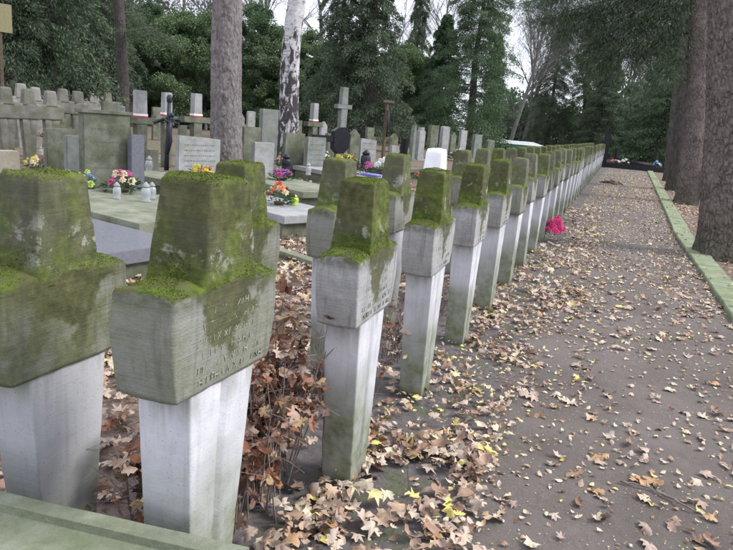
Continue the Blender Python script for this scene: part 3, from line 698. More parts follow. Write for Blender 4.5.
for i, (x, wv, yt, yb, mt, st) in enumerate([(34, 10, 112, 140, 'stone', 'flat'), (58, 12, 108, 138, 'pale', 'arch'), (88, 14, 99, 133, 'stone', 'gable'), (103, 12, 97, 130, 'pale', 'flat'), (118, 14, 103, 134, 'stone2', 'shoulder'), (156, 9, 108, 140, 'stone', 'flat'), (214, 8, 116, 145, 'stone2', 'flat'), (250, 9, 112, 142, 'pale', 'arch'), (297, 8, 121, 147, 'stone', 'flat'), (322, 8, 122, 150, 'pale', 'gable'), (366, 8, 128, 150, 'stone2', 'arch'), (394, 7, 128, 152, 'stone', 'flat'), (451, 7, 133, 155, 'stone', 'shoulder'), (461, 8, 131, 155, 'pale', 'flat'), (500, 7, 139, 155, 'stone2', 'flat'), (240, 8, 114, 143, 'stone2', 'gable')]):
    where = ['behind the left rows of crosses', 'among the crosses near the left edge', 'with pointed top left of the distant dark roof', 'pale, below the distant dark roof', 'stepped, below the distant thin trunk', 'between the white-headed crosses', 'against the left side of the pine trunk', 'between pine and birch far back', 'under the birch, far back', 'pointed, left of the tall plain cross', 'rounded, behind the wooden cross', 'right of the wooden cross', 'stepped, right of the dark conifer', 'pale, right of the dark conifer', 'left of the green kiosk', 'pointed, right beside the pine trunk'][i]
    gstone('small distant gravestone '+where, x-wv/2, x+wv/2, yt, yb, M[mt], st, -25, .15, plinth=False)

random.seed(33)
for i, (x, wv, yt, yb, mt, st, wh) in enumerate([(152, 12, 150, 180, 'stone', 'flat', 'low, just left of the pale inscribed gravestone'), (222, 10, 143, 172, 'stone2', 'flat', 'touching the left foot of the pine trunk'), (262, 10, 126, 158, 'stone', 'shoulder', 'behind the tall greenish stone'), (292, 12, 128, 160, 'stone2', 'gable', 'behind the grey-green stone by the birch'), (328, 9, 134, 160, 'stone', 'flat', 'left of the black shield foot'), (352, 9, 136, 158, 'stone2', 'arch', 'behind the small wedge stone'), (368, 9, 128, 154, 'stone', 'flat', 'just left of the wooden cross'), (392, 9, 134, 158, 'stone', 'gable', 'just right of the wooden cross'), (110, 16, 104, 150, 'stone', 'flat', 'looming behind the wide carved gravestone'), (60, 12, 122, 158, 'stone', 'arch', 'behind the twin grey-green stones'), (476, 8, 137, 156, 'pale', 'flat', 'behind the weathered stone by the conifer'), (182, 9, 126, 156, 'stone', 'flat', 'behind the right of the pale inscribed gravestone')]):
    gstone('mid-distance gravestone '+wh, x-wv/2, x+wv/2, yt, yb, M[mt], st, -25, .15, plinth=False, ins=3 if i % 3 == 0 else None)
# slabs
def slab(label, pts, z, mat, th=.12, name='grave_slab', flower=None):
    t = thing(name, label, 'grave slab', (*np.mean([p[:2] for p in pts], 0), 0)); c0 = Vector(t.location); bm = bmesh.new()
    vs = [bm.verts.new((p[0]-c0.x, p[1]-c0.y, z)) for p in pts]; lo = [bm.verts.new((p[0]-c0.x, p[1]-c0.y, z-th)) for p in pts]; n = len(pts)
    bm.faces.new(vs); bm.faces.new(lo[::-1]); [bm.faces.new((vs[i], lo[i], lo[(i+1) % n], vs[(i+1) % n])) for i in range(n)]
    bmesh.ops.recalc_face_normals(bm, faces=bm.faces[:]); bmesh.ops.bevel(bm, geom=bm.edges[:], offset=.008, segments=2, affect='EDGES'); part('slab', bm, mat, t)
    bm = bmesh.new(); q = [((p[0]-c0.x)*.94, (p[1]-c0.y)*.94) for p in pts]; a = [bm.verts.new((*p, z-th)) for p in q]; b_ = [bm.verts.new((*p, -.02)) for p in q]
    [bm.faces.new((a[i], b_[i], b_[(i+1) % n], a[(i+1) % n])) for i in range(n)]; bmesh.ops.recalc_face_normals(bm, faces=bm.faces[:]); part('base', bm, M['stone'], t)
def rect(cx, cy, L, W, ang):
    u = Vector((math.cos(R(ang)), math.sin(R(ang)))); v = Vector((-u.y, u.x)); c_ = Vector((cx, cy))
    return [tuple(c_+u*a*L/2+v*b_*W/2) for a, b_ in ((-1, -1), (1, -1), (1, 1), (-1, 1))]
slab('broad pale green grave slab carrying the glass lanterns and magenta bouquet', rect(-5.35, 6.25, 2.4, 1.5, -14), .30, M['slab'])
slab('dark polished granite slab with bright reflection, nearest grave between the two large crosses', rect(-4.45, 4.72, 1.6, .9, -13), .26, M['polish'])
slab('low grey slab under the pale inscribed gravestone', rect(-7.0, 9.6, 2.2, 1.2, -16), .25, M['slab'])
slab('pale grey grave slab with orange flowers and lime lantern right of the rear cross', rect(-4.35, 7.85, 2.0, 1.0, -25), .28, M['pale'], .1)
slab('grey slab one grave behind, carrying the small glass lantern', rect(-5.3, 10.3, 2.2, 1.1, -27), .30, M['slab'], .1)
slab('long low slab beneath the white flower ball', rect(-6.0, 14.3, 2.4, 1.2, -27), .28, M['pale'], .1)
slab('bluish low slab behind the mossy rear crosses', rect(-6.3, 18.0, 2.4, 1.3, -27), .28, M['slab'], .1)
slab('small tilted border slab lying among leaves behind the second rear cross', rect(-3.1, 6.1, 1.0, .14, -25), .06, M['slab'], .05)

# crosses with white heads and a red band
def big_cross(label, x, yt, yb, bw, mat=M['stone'], whead=True, face=-20, group=None, hd=.30, sw=.2):
    b = at(x, yb); sc = depth(b)/FOC; h = (yb-yt)*sc; t = thing('stone_cross', label, 'cross', b, R(90+face), group); zb = h*(1-hd)
    bm = bmesh.new(); prism(bm, [(-sw*.42, 0), (sw*.42, 0), (sw*.5, zb-.14), (-sw*.5, zb-.14)], -.09, .09, .008); part('shaft', bm, mat, t)
    bm = bmesh.new(); box(bm, -bw/2, bw/2, -.1, .1, zb-.14, zb, .01); part('crossbar', bm, mat, t)
    bm = bmesh.new(); prism(bm, [(-sw*.5, zb+.001), (sw*.5, zb+.001), (sw*.44, h), (-sw*.44, h)], -.085, .085, .008); hh = part('head', bm, M['pale'] if whead else mat, t)
    if whead:
        bm = bmesh.new(); box(bm, -sw*.5-.004, sw*.5+.004, -.092, .092, zb+.01, zb+.035); q = part('band', bm, M['red'], hh); q['label'] = 'red ribbon band'
        bm = bmesh.new(); box(bm, -sw*.5-.003, sw*.5+.003, -.091, .091, zb+.035, zb+.075); q = part('band', bm, M['white'], hh); q['label'] = 'white ribbon band'
    return t
gp = 'pale-headed crosses with a red and white band'
big_cross('pale-headed stone cross with red band, leftmost of three, above the wide carved gravestone', 140, 93, 171, .80, group=gp, hd=.33, sw=.26)
big_cross('pale-headed stone cross with red band directly behind the iron crucifix', 166, 95, 167, .70, group=gp, hd=.31, sw=.22)
big_cross('pale-headed stone cross with red band, rightmost of three, beside the pine trunk', 195, 96, 168, .80, group=gp, hd=.31, sw=.24)
big_cross('pale-headed stone cross with red band standing right of the birch', 311, 105, 165, .66, group=gp, hd=.30, sw=.22)
big_cross('tall plain stone cross with short arms rising right of the birch', 339, 90, 164, .62, M['stone2'], False, -25, hd=.22, sw=.27)
# rows of small crosses far left
rowA = [(-14, 163), (8, 161), (30, 160), (52, 159)]; random.seed(5)
names = ['cut by the photo edge', 'second from the edge', 'above yellow flowers', 'nearest the slab stones']
for i, (x, yb) in enumerate(rowA):
    b = at(x, yb); make_cross('mossy concrete cross in the first row at far left, '+names[i], b.x, b.y, R(-20), 0, (0, 0), i, False, .5, .8, 'crosses in the rows at far left', sc=1.2, allmat=M['oldc'])
k = 0
for r_i, (yb, xs_, sc_) in enumerate([(147, (-6, 8, 23, 37, 50, 64, 78), 1.25), (137, (2, 15, 28, 41, 54, 67, 80, 93, 108), 1.35)]):
    for j, x in enumerate(xs_):
        b = at(x, yb-x*.0); make_cross(f'{ORD[j]} concrete cross from the left in the {"middle" if r_i == 0 else "rearmost"} row of crosses at far left', b.x, b.y, R(-25), 0, (0, 0), j, False, .4, .6, 'crosses in the rows at far left', sc=sc_*random.uniform(.92, 1.05), allmat=M[random.choice(('oldc', 'stone', 'oldc2'))])

# iron crucifix
b = at(166, 183); sc = depth(b)/FOC; t = thing('crucifix', 'dark iron crucifix with a curved figure standing before the pale-headed crosses', 'crucifix', b, R(65))
h = 83*sc
bm = bmesh.new(); tube(bm, [(0, 0, 0), (.02, 0, h*.5), (.05, 0, h)], [.05, .042, .035], 8); part('post', bm, M['iron'], t, True)
bm = bmesh.new(); tube(bm, [(-.26, 0, h*.70), (0, 0, h*.76), (.28, 0, h*.74)], [.03, .035, .03], 8); part('crossarm', bm, M['iron'], t, True)
bm = bmesh.new(); tube(bm, [(.0, -.05, h*.36), (.03, -.08, h*.50), (.0, -.07, h*.62), (.04, -.07, h*.72)], [.03, .05, .06, .045], 8)
tube(bm, [(.04, -.07, h*.70), (-.10, -.06, h*.76), (-.2, -.05, h*.72)], [.025, .022, .018], 6); tube(bm, [(.04, -.07, h*.70), (.14, -.06, h*.76), (.24, -.05, h*.75)], [.025, .022, .018], 6)
bmesh.ops.create_uvsphere(bm, u_segments=10, v_segments=8, radius=.05, matrix=Matrix.Translation((.06, -.09, h*.80))); part('figure', bm, M['iron'], t, True)
bm = bmesh.new(); lathe(bm, [(.02, h*.93), (.05, h*.95), (.055, h), (.03, h*1.03)], 10, (.05, 0)); part('finial', bm, M['iron'], t, True)

# wooden cross
b = at(382, 166); sc = depth(b)/FOC; h = 64*sc; t = thing('wooden_cross', 'thin dark wooden cross with short crossbar near the top, left of the grey pillars', 'cross', b, R(60))
bm = bmesh.new(); box(bm, -.05, .05, -.04, .04, 0, h, .006); part('post', bm, M['wood'], t)
bm = bmesh.new(); box(bm, -.24, .24, -.085, -.042, h*.955, h*.995, .006); part('crossbar', bm, M['wood'], t)
bm = bmesh.new(); tube(bm, [(0, -.10, h*.45), (0, -.12, h*.65), (0, -.09, h*.85)], [.03, .045, .03], 8); part('figure', bm, M['iron'], t, True)

# black granite shield with arm
b = at(337, 172); sc = depth(b)/FOC; t = thing('granite_monument', 'black granite monument with rounded shield and a dark bar reaching left', 'gravestone', b, R(62)); h = 44*sc; s_ = sc
bm = bmesh.new(); prism(bm, [(-9*s_, h*.52), (-4*s_, h*.42), (5*s_, h*.42), (11*s_, h*.55), (12*s_, h*.85), (6*s_, h), (-3*s_, h*.99), (-9*s_, h*.9)], -.08, .08, .012); part('shield', bm, M['black'], t)
bm = bmesh.new(); box(bm, -33*s_, -9*s_, -.07, .05, h*.66, h*.80, .01); part('bar', bm, M['black'], t)
bm = bmesh.new(); prism(bm, [(-6*s_, 0), (7*s_, 0), (5*s_, h*.43), (-4*s_, h*.43)], -.07, .07, .01); part('foot', bm, M['stone'], t)

# ------------------------------------------------------------------ flowers, lanterns
def blossom_mesh(seed, petals=9):
    r_ = random.Random(seed); bm = bmesh.new()
    for lay_ in range(3):
        for k in range(petals-lay_*2):
            a = 6.283*k/(petals-lay_*2)+r_.random(); rr = 1-.28*lay_; up = .12+.36*lay_; d = Vector((math.cos(a), math.sin(a), 0)); s = Vector((-d.y, d.x, 0))*.30*rr
            c0 = Vector((0, 0, .05)); m1 = d*rr*.55+Vector((0, 0, up)); e = d*rr+Vector((0, 0, up*.8))
            vs = [bm.verts.new(c) for c in (c0, m1-s, e, m1+s)]; bm.faces.new(vs)
    me = bpy.data.meshes.new('blossom'); bm.to_mesh(me); bm.free(); return me
BL = [blossom_mesh(i) for i in range(3)]; BLC = {}
def flowers(label, pos, wdt, hgt, cols, n=12, name='flower_arrangement', cat='flowers', seed=1, pot=True, bs=.28, leaves=90):
    r_ = random.Random(seed); t = thing(name, label, cat, pos); 
    wdt *= 1.15; leaves = int(leaves*1.6)
    if pot: bm = bmesh.new(); lathe(bm, [(wdt*.16, 0), (wdt*.20, hgt*.12), (wdt*.21, hgt*.14)], 12); part('pot', bm, M['wood'], t, True)
    V = []; 
    for i in range(leaves):
        a = r_.uniform(0, 6.28); q = r_.random()**.5*wdt*.5; p = Vector((q*math.cos(a), q*math.sin(a), hgt*(.05+.75*r_.random()*(1-q/wdt)))); d = Vector((math.cos(a)+r_.gauss(0, .4), math.sin(a)+r_.gauss(0, .4), r_.uniform(-.2, .9))).normalized(); l = wdt*r_.uniform(.12, .26)
        s = d.cross(Vector((r_.random(), r_.random(), 1))).normalized()*l*.22; V += [p, p+d*l*.5+s, p+d*l, p+d*l*.5-s]
    link('greenery', np_mesh('greenery', [tuple(v) for v in V], np.arange(len(V)).reshape(-1, 4)), M['fleaf'], t, kind='stuff')
    for i in range(n):
        c_ = cols[i % len(cols)]; a = r_.uniform(0, 6.28); q = r_.random()**.5*wdt*.42; zz = hgt*(.30+.6*(1-(q/(wdt*.5))**2)*r_.uniform(.5, 1.1))
        key = (c_, i % 3)
        if key not in BLC: me = BL[i % 3].copy(); me.materials.clear(); me.materials.append(PET[c_]); BLC[key] = me
        o = bpy.data.objects.new('blossom', BLC[key]); C.objects.link(o); o.parent = t; o.location = (q*math.cos(a), q*math.sin(a), zz)
        s = wdt*bs*r_.uniform(.75, 1.15)*.5; o.scale = (s, s, s); d = Vector((math.cos(a)*q/wdt*2, math.sin(a)*q/wdt*2-.5, .8)); o.rotation_euler = d.to_track_quat('Z', 'Y').to_euler()
    return t
def fl(label, x, y, z, wpx, hpx, cols, **kw):
    p = at(x, y, z); sc = depth(p)/FOC; return flowers(label, p, wpx*sc, hpx*sc, cols, seed=int(x), **kw)
fl('round yellow chrysanthemum near the left edge', 33, 169, .02, 15, 14, ['yellow', 'cream'], n=16)
fl('pink blossoms right of the yellow chrysanthemum', 45, 167, .02, 11, 12, ['pink', 'magenta'], n=10)
fl('blue and white blossoms with lime leaves before the twin grey stones', 66, 188, .15, 22, 18, ['blue', 'white', 'blue'], n=14)
fl('lime and pale blue bouquet before the shorter twin stone', 84, 198, .15, 24, 30, ['lime', 'white', 'lime', 'blue'], n=16)
fl('magenta, pink and cream bouquet on the pale green slab', 122, 192, .30, 30, 22, ['magenta', 'cream', 'magenta', 'pink'], n=18)
fl('yellow and orange flowers in front of the pale inscribed gravestone', 202, 181, .25, 24, 16, ['yellow', 'yellow', 'orange'], n=16)
fl('orange and red flower bunch on the pale slab right of the rear cross', 279, 205, .28, 24, 24, ['orange', 'red', 'orange', 'cream'], n=18)
fl('deep purple flowers behind the orange bunch', 281, 180, .30, 20, 12, ['purple', 'magenta'], n=14)
fl('orange rose above the purple flowers', 279, 166, .30, 10, 10, ['cream', 'orange'], n=6)
fl('white lily bunch under the black granite bar', 322, 165, .3, 14, 18, ['white', 'cream'], n=9)
fl('yellow-green flowering plant before the black granite shield', 343, 166, .2, 18, 14, ['yellow', 'lime'], n=14)
fl('orange and yellow small blooms right of the yellow-green plant', 353, 166, .2, 9, 12, ['orange', 'yellow'], n=8)
fl('magenta flower bunch left of the white flower ball', 366, 175, .28, 16, 14, ['magenta', 'purple'], n=14)
fl('ball of white roses between the rear crosses', 382, 175, .28, 16, 18, ['white'], n=16, bs=.4, leaves=40)
fl('orange-red flowers right behind the fourth rear cross', 420, 180, .20, 12, 9, ['orange', 'red'], n=10)
fl('orange flowers far back, left of the grey pillars', 397, 150, .1, 9, 8, ['orange', 'cream'], n=8)
fl('dark green wreath with white dots beside the conifer', 457, 160, .05, 14, 12, ['white'], n=5, leaves=160)
# rose-like hot pink bloom leaning on a shaft
flowers('hot pink artificial rose wreath leaning against a shaft low beside the path', at(553, 240, .02), .24, .34, ['hot'], n=34, seed=4, bs=.42, pot=False, leaves=16)
def lantern(label, x, y, z, hpx, lid='gold', body='glass', wr=.24):
    p = at(x, y, z); sc = depth(p)/FOC; h = hpx*sc; r = h*wr; t = thing('grave_lantern', label, 'lantern', p)
    bm = bmesh.new(); lathe(bm, [(r*.9, 0), (r, h*.06), (r*.8, h*.14), (r, h*.35), (r*.95, h*.62), (r*.6, h*.74)], 14); part('body', bm, M[body], t, True)
    bm = bmesh.new(); lid = 'pale' if lid == 'white' else lid; lathe(bm, [(r*.75, h*.745), (r*.8, h*.80), (r*.4, h*.93), (r*.12, h)], 12); part('lid', bm, M[lid], t, True)
lantern('clear glass grave lantern standing left of the white-lidded one on the green slab', 117, 199, .30, 17, 'white')
lantern('white-lidded glass grave lantern at the slab corner right of the magenta bouquet', 146, 202, .30, 20, 'white')
lantern('second clear lantern close beside the white-lidded one', 152, 199, .30, 17, 'white')
lantern('small clear glass lantern on the slab below the birch', 308, 175, .30, 12, 'glass')
lantern('lime green apple-shaped candle on the pale slab', 294, 205, .28, 11, 'gold', 'limeglass', .42) if M.setdefault('limeglass', simple('lime_glass', (.42, .55, .10), .25, .15)) else None
lantern('black lantern with round body beside the orange rose', 286, 170, .30, 16, 'black', 'black', .33)
lantern('pale lantern between the crucifix and the left pale-headed cross', 149, 172, .2, 16, 'white')
lantern('dark lantern stump below the little pale stone', 365, 168, .2, 18, 'black', 'iron', .28)
for lx, ly, lh, lb in ((24, 152, 9, 'white lantern on the ground at the foot of the first far-left cross row, left one'), (41, 155, 8, 'white lantern at the foot of the far-left cross row beside the yellow flowers'), (58, 146, 8, 'white lantern between the shafts of the far-left crosses'), (150, 158, 9, 'white lantern among leaves behind the narrow polished stone'), (160, 163, 8, 'small pale lantern behind the iron crucifix'), (206, 130, 7, 'far pale lantern left of the pine trunk')):
    lantern(lb, lx, ly, 0, lh, 'white')
fl('small red flower pot among the far-left cross row', 42, 137, .3, 7, 6, ['red', 'orange'], n=6)
fl('small white bunch high among the far-left crosses', 28, 130, .3, 6, 7, ['white'], n=6)
fl('red flowers between distant stones right of the birch', 300, 146, .1, 7, 5, ['red', 'pink'], n=6)
M['bluep'] = simple('lilac_plastic', (.30, .27, .62), .4, .1); b = at(371, 180, .2); s_ = depth(b)/FOC
t = thing('planter', 'lilac blue rectangular planter under the magenta bunch', 'planter', b, R(-15)); bm = bmesh.new(); box(bm, -10*s_, 10*s_, -.1, .1, 0, 5*s_, .02); part('tray', bm, M['bluep'], t)
bm = bmesh.new(); box(bm, -10.6*s_, 10.6*s_, -.12, .12, 5*s_, 6.2*s_, .008); part('rim', bm, M['bluep'], t)

# ------------------------------------------------------------------ far end of the path
t = thing('edging', 'black granite edging across the far end of the path', 'kerb', (.7, 39.9, 0), R(2)); bm = bmesh.new(); box(bm, -1.9, 4.0, 0, .25, 0, .26, .02); part('edging_stone', bm, M['black'], t)
t = thing('pillar', 'dark square pillar closing the rows of crosses at the far end', 'pillar', (-.75, 39.6, 0)); bm = bmesh.new(); prism(bm, [(-.17, 0), (.17, 0), (.15, 1.95), (-.15, 1.95)], -.15, .15, .01); part('shaft', bm, M['black'], t)
bm = bmesh.new(); box(bm, -.2, .2, -.2, .2, 1.95, 2.03, .01); part('cap', bm, M['black'], t)
def tomb(label, x, y, L, W, h, rz):
    t = thing('tomb', label, 'tomb', (x, y, 0), R(rz)); bm = bmesh.new(); prism(bm, [(-L/2, .0), (L/2, .0), (L/2, h*.45), (-L/2, h)], -W/2, W/2, .02); part('slab', bm, M['black'], t)
    bm = bmesh.new(); box(bm, -L/2-.14, -L/2-.005, -W/2, W/2, 0, h+.55, .01); part('headstone', bm, M['black'], t)
tomb('sloping black granite tomb just beyond the far edging, in line with the path', .9, 41.6, 1.9, 1.1, .55, -8)
tomb('black granite tomb further right beyond the far edging', 3.1, 43.0, 1.9, 1.1, .5, -8)
for i, (x, y, cols, lb) in enumerate([(-.1, 40.6, ['white', 'pink'], 'white and pink flowers by the dark pillar at the path end'), (.35, 41.0, ['white', 'cream'], 'white flowers left of the sloping black tomb'), (-.35, 41.4, ['red', 'pink'], 'red flowers furthest left beyond the path end'), (2.1, 41.2, ['white', 'blue'], 'pale flowers between the two black tombs')]):
    flowers(lb, Vector((x, y, .1)), .5, .5, cols, n=10, seed=i+50)
clump = thing('leaf_clump', 'dark clump of dead leaves lying on the path near its far end', 'leaves', at(612, 184)); bm = bmesh.new()
bmesh.ops.create_icosphere(bm, subdivisions=3, radius=1)
for v in bm.verts: v.co = Vector((v.co.x*.36, v.co.y*.28, max(-.01, v.co.z*.11)))*(1+noise.noise(v.co*3)*.5)
part('heap', bm, M['wood'], clump)
for i in range(30): leaf_obj((random.choice(MA+OA), (random.gauss(0, .18), random.gauss(0, .15), random.uniform(.05, .12)), .12, rotm(random.random()*6, random.gauss(0, .6), random.random()*6)), clump, M['leafb'])
# green kiosk and other far things
M['teal'] = simple('teal_sheet', (.10, .36, .30), .5, .15, 3, .1); M['tealp'] = simple('pale_roof', (.42, .44, .44), .6, .15, 3, .2)
def house(name, label, cat, px0, px1, yb, wallh, roofh, dpt, wm, rm, face=-70, dist=None):
    b = at((px0+px1)/2, yb); sc = depth(b)/FOC; wd = (px1-px0)*sc; t = thing(name, label, cat, b, R(90+face)); hw = wd/2
    bm = bmesh.new(); box(bm, -hw, hw, 0, dpt, 0, wallh); wall = part('wall', bm, wm, t)
    bm = bmesh.new(); a = [bm.verts.new(c) for c in ((-hw-.2, -.2, wallh+.01), (hw+.2, -.2, wallh+.01), (hw+.2, dpt+.2, wallh+.01), (-hw-.2, dpt+.2, wallh+.01), (-hw*.7, dpt/2, wallh+roofh), (hw*.7, dpt/2, wallh+roofh))]
    for f in ((0, 1, 5, 4), (1, 2, 5), (2, 3, 4, 5), (3, 0, 4), (3, 2, 1, 0)): bm.faces.new([a[i] for i in f])
    part('roof', bm, rm, t); n = 3
    for k in range(n):
        x = -hw+wd*(k+.5)/n; bm = bmesh.new(); box(bm, x-wd*.09, x+wd*.09, -.03, .02, wallh*.35, wallh*.8); part('window', bm, M['black'], t)
    bm = bmesh.new(); box(bm, -hw*.1, hw*.12, -.04, .02, 0, wallh*.78); part('door', bm, M['wood'], t)
house('kiosk', 'low teal green kiosk with pale roof in the gap right of the dark conifer', 'kiosk', 500, 541, 157, .75, .22, 2, M['teal'], M['tealp'])
b = at(508, 160); t = thing('hedge_cover', 'teal covered grave frame left of the green kiosk', 'cover', b, R(20)); bm = bmesh.new(); box(bm, -.5, .5, -.4, .4, 0, .5, .05); part('cover', bm, M['teal'], t)
house('shed', 'long low dark-roofed shed behind the far left graves', 'shed', 86, 132, 125, 1.5, 1.1, 4, M['wood'], M['black'], -60)
# sign at the top left edge
b = at(6, 160); s_ = depth(b)/FOC; t = thing('sign', 'plain yellow board on a post cut by the top left edge', 'sign', b, R(60)); zt = CH+ (95-30)*s_
bm = bmesh.new(); box(bm, -.03, .03, -.03, .03, 0, zt-.2, .004); part('post', bm, M['wood'], t)
bm = bmesh.new(); box(bm, -.42, .22, -.06, -.032, zt-.28, zt+.28, .004); part('board', bm, simple('yellow_board', (.26, .24, .13), .6, .1), t)

# ------------------------------------------------------------------ trees
def trunk_mesh(base, top, r0, r1, flare=.25, nu=64, nv=160, plates=.02, seed=0, sx=7.0, sz=2.0, bend=.1):
    V = []; base, top = Vector(base), Vector(top); d = top-base
    for j in range(nv+1):
        t = j/nv; z = d.length*t; c = base+d*t+Vector((noise.noise(Vector((seed, z*.25, 0))), noise.noise(Vector((seed+9, z*.25, 0))), 0))*bend*min(1, t*4)
        r = r0+(r1-r0)*t+r0*flare*math.exp(-z/.28)+r0*.06*math.exp(-z/1.2)
        for i in range(nu):
            a = 6.28318*i/nu; root = 1+.22*math.exp(-z/.25)*math.cos(a*5+seed); rr = r*root
            p = Vector((math.cos(a)*rr, math.sin(a)*rr, z))
            if plates:
                q = Vector((p.x*sx+seed, p.y*sx, p.z*sz))+noise.noise_vector(p*4)*.9+noise.noise_vector(p*13)*.35; ds = noise.voronoi(q)[0]; e = min(1, (ds[1]-ds[0])/.22)
                rr += plates*(e-.7)*(.5+abs(noise.noise(p*5))*1.6)+noise.noise(p*22)*plates*.5+noise.noise(p*2)*.015
            V.append((c.x-base.x+math.cos(a)*rr, c.y-base.y+math.sin(a)*rr, z-.08))
    Fc = [(j*nu+i, j*nu+(i+1) % nu, (j+1)*nu+(i+1) % nu, (j+1)*nu+i) for j in range(nv) for i in range(nu)]
    return np_mesh('trunk', V, Fc)
def diamonds(P, D, L, W):
    "leaf shaped quads: P base points, D directions, L lengths, W widths"
    n = len(P); A = rng.normal(size=(n, 3)); S = np.cross(D, A); S /= np.linalg.norm(S, axis=1, keepdims=True)+1e-9
    L = np.asarray(L)[:, None]; W = np.asarray(W)[:, None]
    V = np.stack([P, P+D*L*.45+S*W, P+D*L, P+D*L*.5-S*W], 1).reshape(-1, 3); return V, np.arange(n*4).reshape(-1, 4)
def unit(a): return a/(np.linalg.norm(a, axis=1, keepdims=True)+1e-9)
def fir_mesh(H, Rad, z0=.6, nb=170, per=260, droop=.5, spray=.16, seed=0, shape=1.0):
    g = np.random.default_rng(seed); P, D, L = [], [], []; sticks = bmesh.new()
    for i in range(nb):
        t = (i+g.random())/nb; z = z0+(H-z0)*t; R_ = Rad*(1-t)**shape*g.uniform(.45, 1.15)+.15; a = i*2.4+g.normal(0, .4); d = np.array([math.cos(a), math.sin(a)])
        s = np.sqrt(g.random(per)); up = .25*R_*s-droop*R_*s**2
        base = np.stack([d[0]*R_*s, d[1]*R_*s, z+up], 1)
        side = g.normal(0, 1, per)*R_*.16*(1.15-s*.6); base[:, 0] += -d[1]*side; base[:, 1] += d[0]*side; base[:, 2] += -np.abs(g.normal(0, .10+.05*R_, per))+g.normal(0, .03, per)
        dr = np.stack([d[0]*.6-d[1]*side*2/R_, d[1]*.6+d[0]*side*2/R_, -.55+g.normal(0, .35, per)], 1)+g.normal(0, .3, (per, 3))
        P.append(base); D.append(unit(dr)); L.append(g.uniform(.5, 1.2, per)*spray)
        if i % 2 == 0: tube(sticks, [(0, 0, z), (d[0]*R_*.5, d[1]*R_*.5, z+.125*R_-droop*.25*R_), (d[0]*R_*.95, d[1]*R_*.95, z+.24*R_-droop*.9*R_)], [.035, .022, .008], 4)
    P, D, L = np.concatenate(P), np.concatenate(D), np.concatenate(L); V, Fc = diamonds(P, D, L, L*.16)
    sm = bpy.data.meshes.new('branches'); sticks.to_mesh(sm); sticks.free(); return np_mesh('crown', V, Fc), sm
def bush_mesh(H, Rad, nclump=90, per=420, leaf=.10, z0=.3, seed=0, taper=.6):
    g = np.random.default_rng(seed); P, D, L = [], [], []
    for i in range(nclump):
        t = g.random()**.9; z = z0+(H-z0)*t; Rr = Rad*(math.sin(math.pi*min(1, .18+.82*t))**taper)*(1.0 if t < .5 else 1-.35*(t-.5)); a = g.random()*6.283; q = Rr*g.uniform(.4, 1.22)
        c = np.array([q*math.cos(a), q*math.sin(a), z]); cr = g.uniform(.15, .6)*Rad*.45; u = unit(g.normal(size=(per, 3))); rad = cr*g.random(per)**.45
        p = c+u*rad[:, None]*np.array([1, 1, .7]); P.append(p); dd = u+g.normal(0, .6, (per, 3)); dd[:, 2] -= .35; D.append(unit(dd)); L.append(g.uniform(.6, 1.2, per)*leaf)
    P, D, L = np.concatenate(P), np.concatenate(D), np.concatenate(L); V, Fc = diamonds(P, D, L, L*.30); return np_mesh('crown', V, Fc)
def bare_mesh(H, r0, seed=0, depth_=5, lean=(0, 0), spread=.55, first=.35):
    rr = random.Random(seed); V, Fc = [], []
    def seg(p, q, a, b_, n):
        d = (q-p).normalized(); u = d.orthogonal().normalized(); v = d.cross(u); o = len(V)
        for c_, r in ((p, a), (q, b_)):
            for k in range(n): V.append(tuple(c_+u*r*math.cos(6.283*k/n)+v*r*math.sin(6.283*k/n)))
        for k in range(n): Fc.append((o+k, o+(k+1) % n, o+n+(k+1) % n, o+n+k))
    def grow(p, d, ln, r, lv):
        ns = 4 if lv < 3 else 2; n = 8 if lv == 0 else 5 if lv < 3 else 3; pts = [p]
        for i in range(ns):
            d = (d+Vector((rr.gauss(0, .10+.03*lv), rr.gauss(0, .10+.03*lv), rr.gauss(.02, .05)))).normalized(); q = p+d*ln/ns; a, b_ = r*(1-.5*i/ns), r*(1-.5*(i+1)/ns); seg(p, q, a, b_, n); p = q; pts.append((p, d, b_))
            if lv < depth_ and (lv > 0 or (i+1)/ns > first):
                for k in range(2 if lv < 2 else 2):
                    ax = d.orthogonal(); ax.rotate(Matrix.Rotation(rr.random()*6.28, 3, d)); nd = (d+ax.normalized()*spread*rr.uniform(.7, 1.6)); nd.z += .1; grow(p, nd.normalized(), ln*rr.uniform(.42, .62), b_*rr.uniform(.4, .65), lv+1)
        if lv < depth_: grow(p, d, ln*.55, r*.5, lv+1)
    grow(Vector((0, 0, 0)), Vector((lean[0], lean[1], 1)).normalized(), H*.55, r0, 0)
    return np_mesh('trunk', V, Fc)

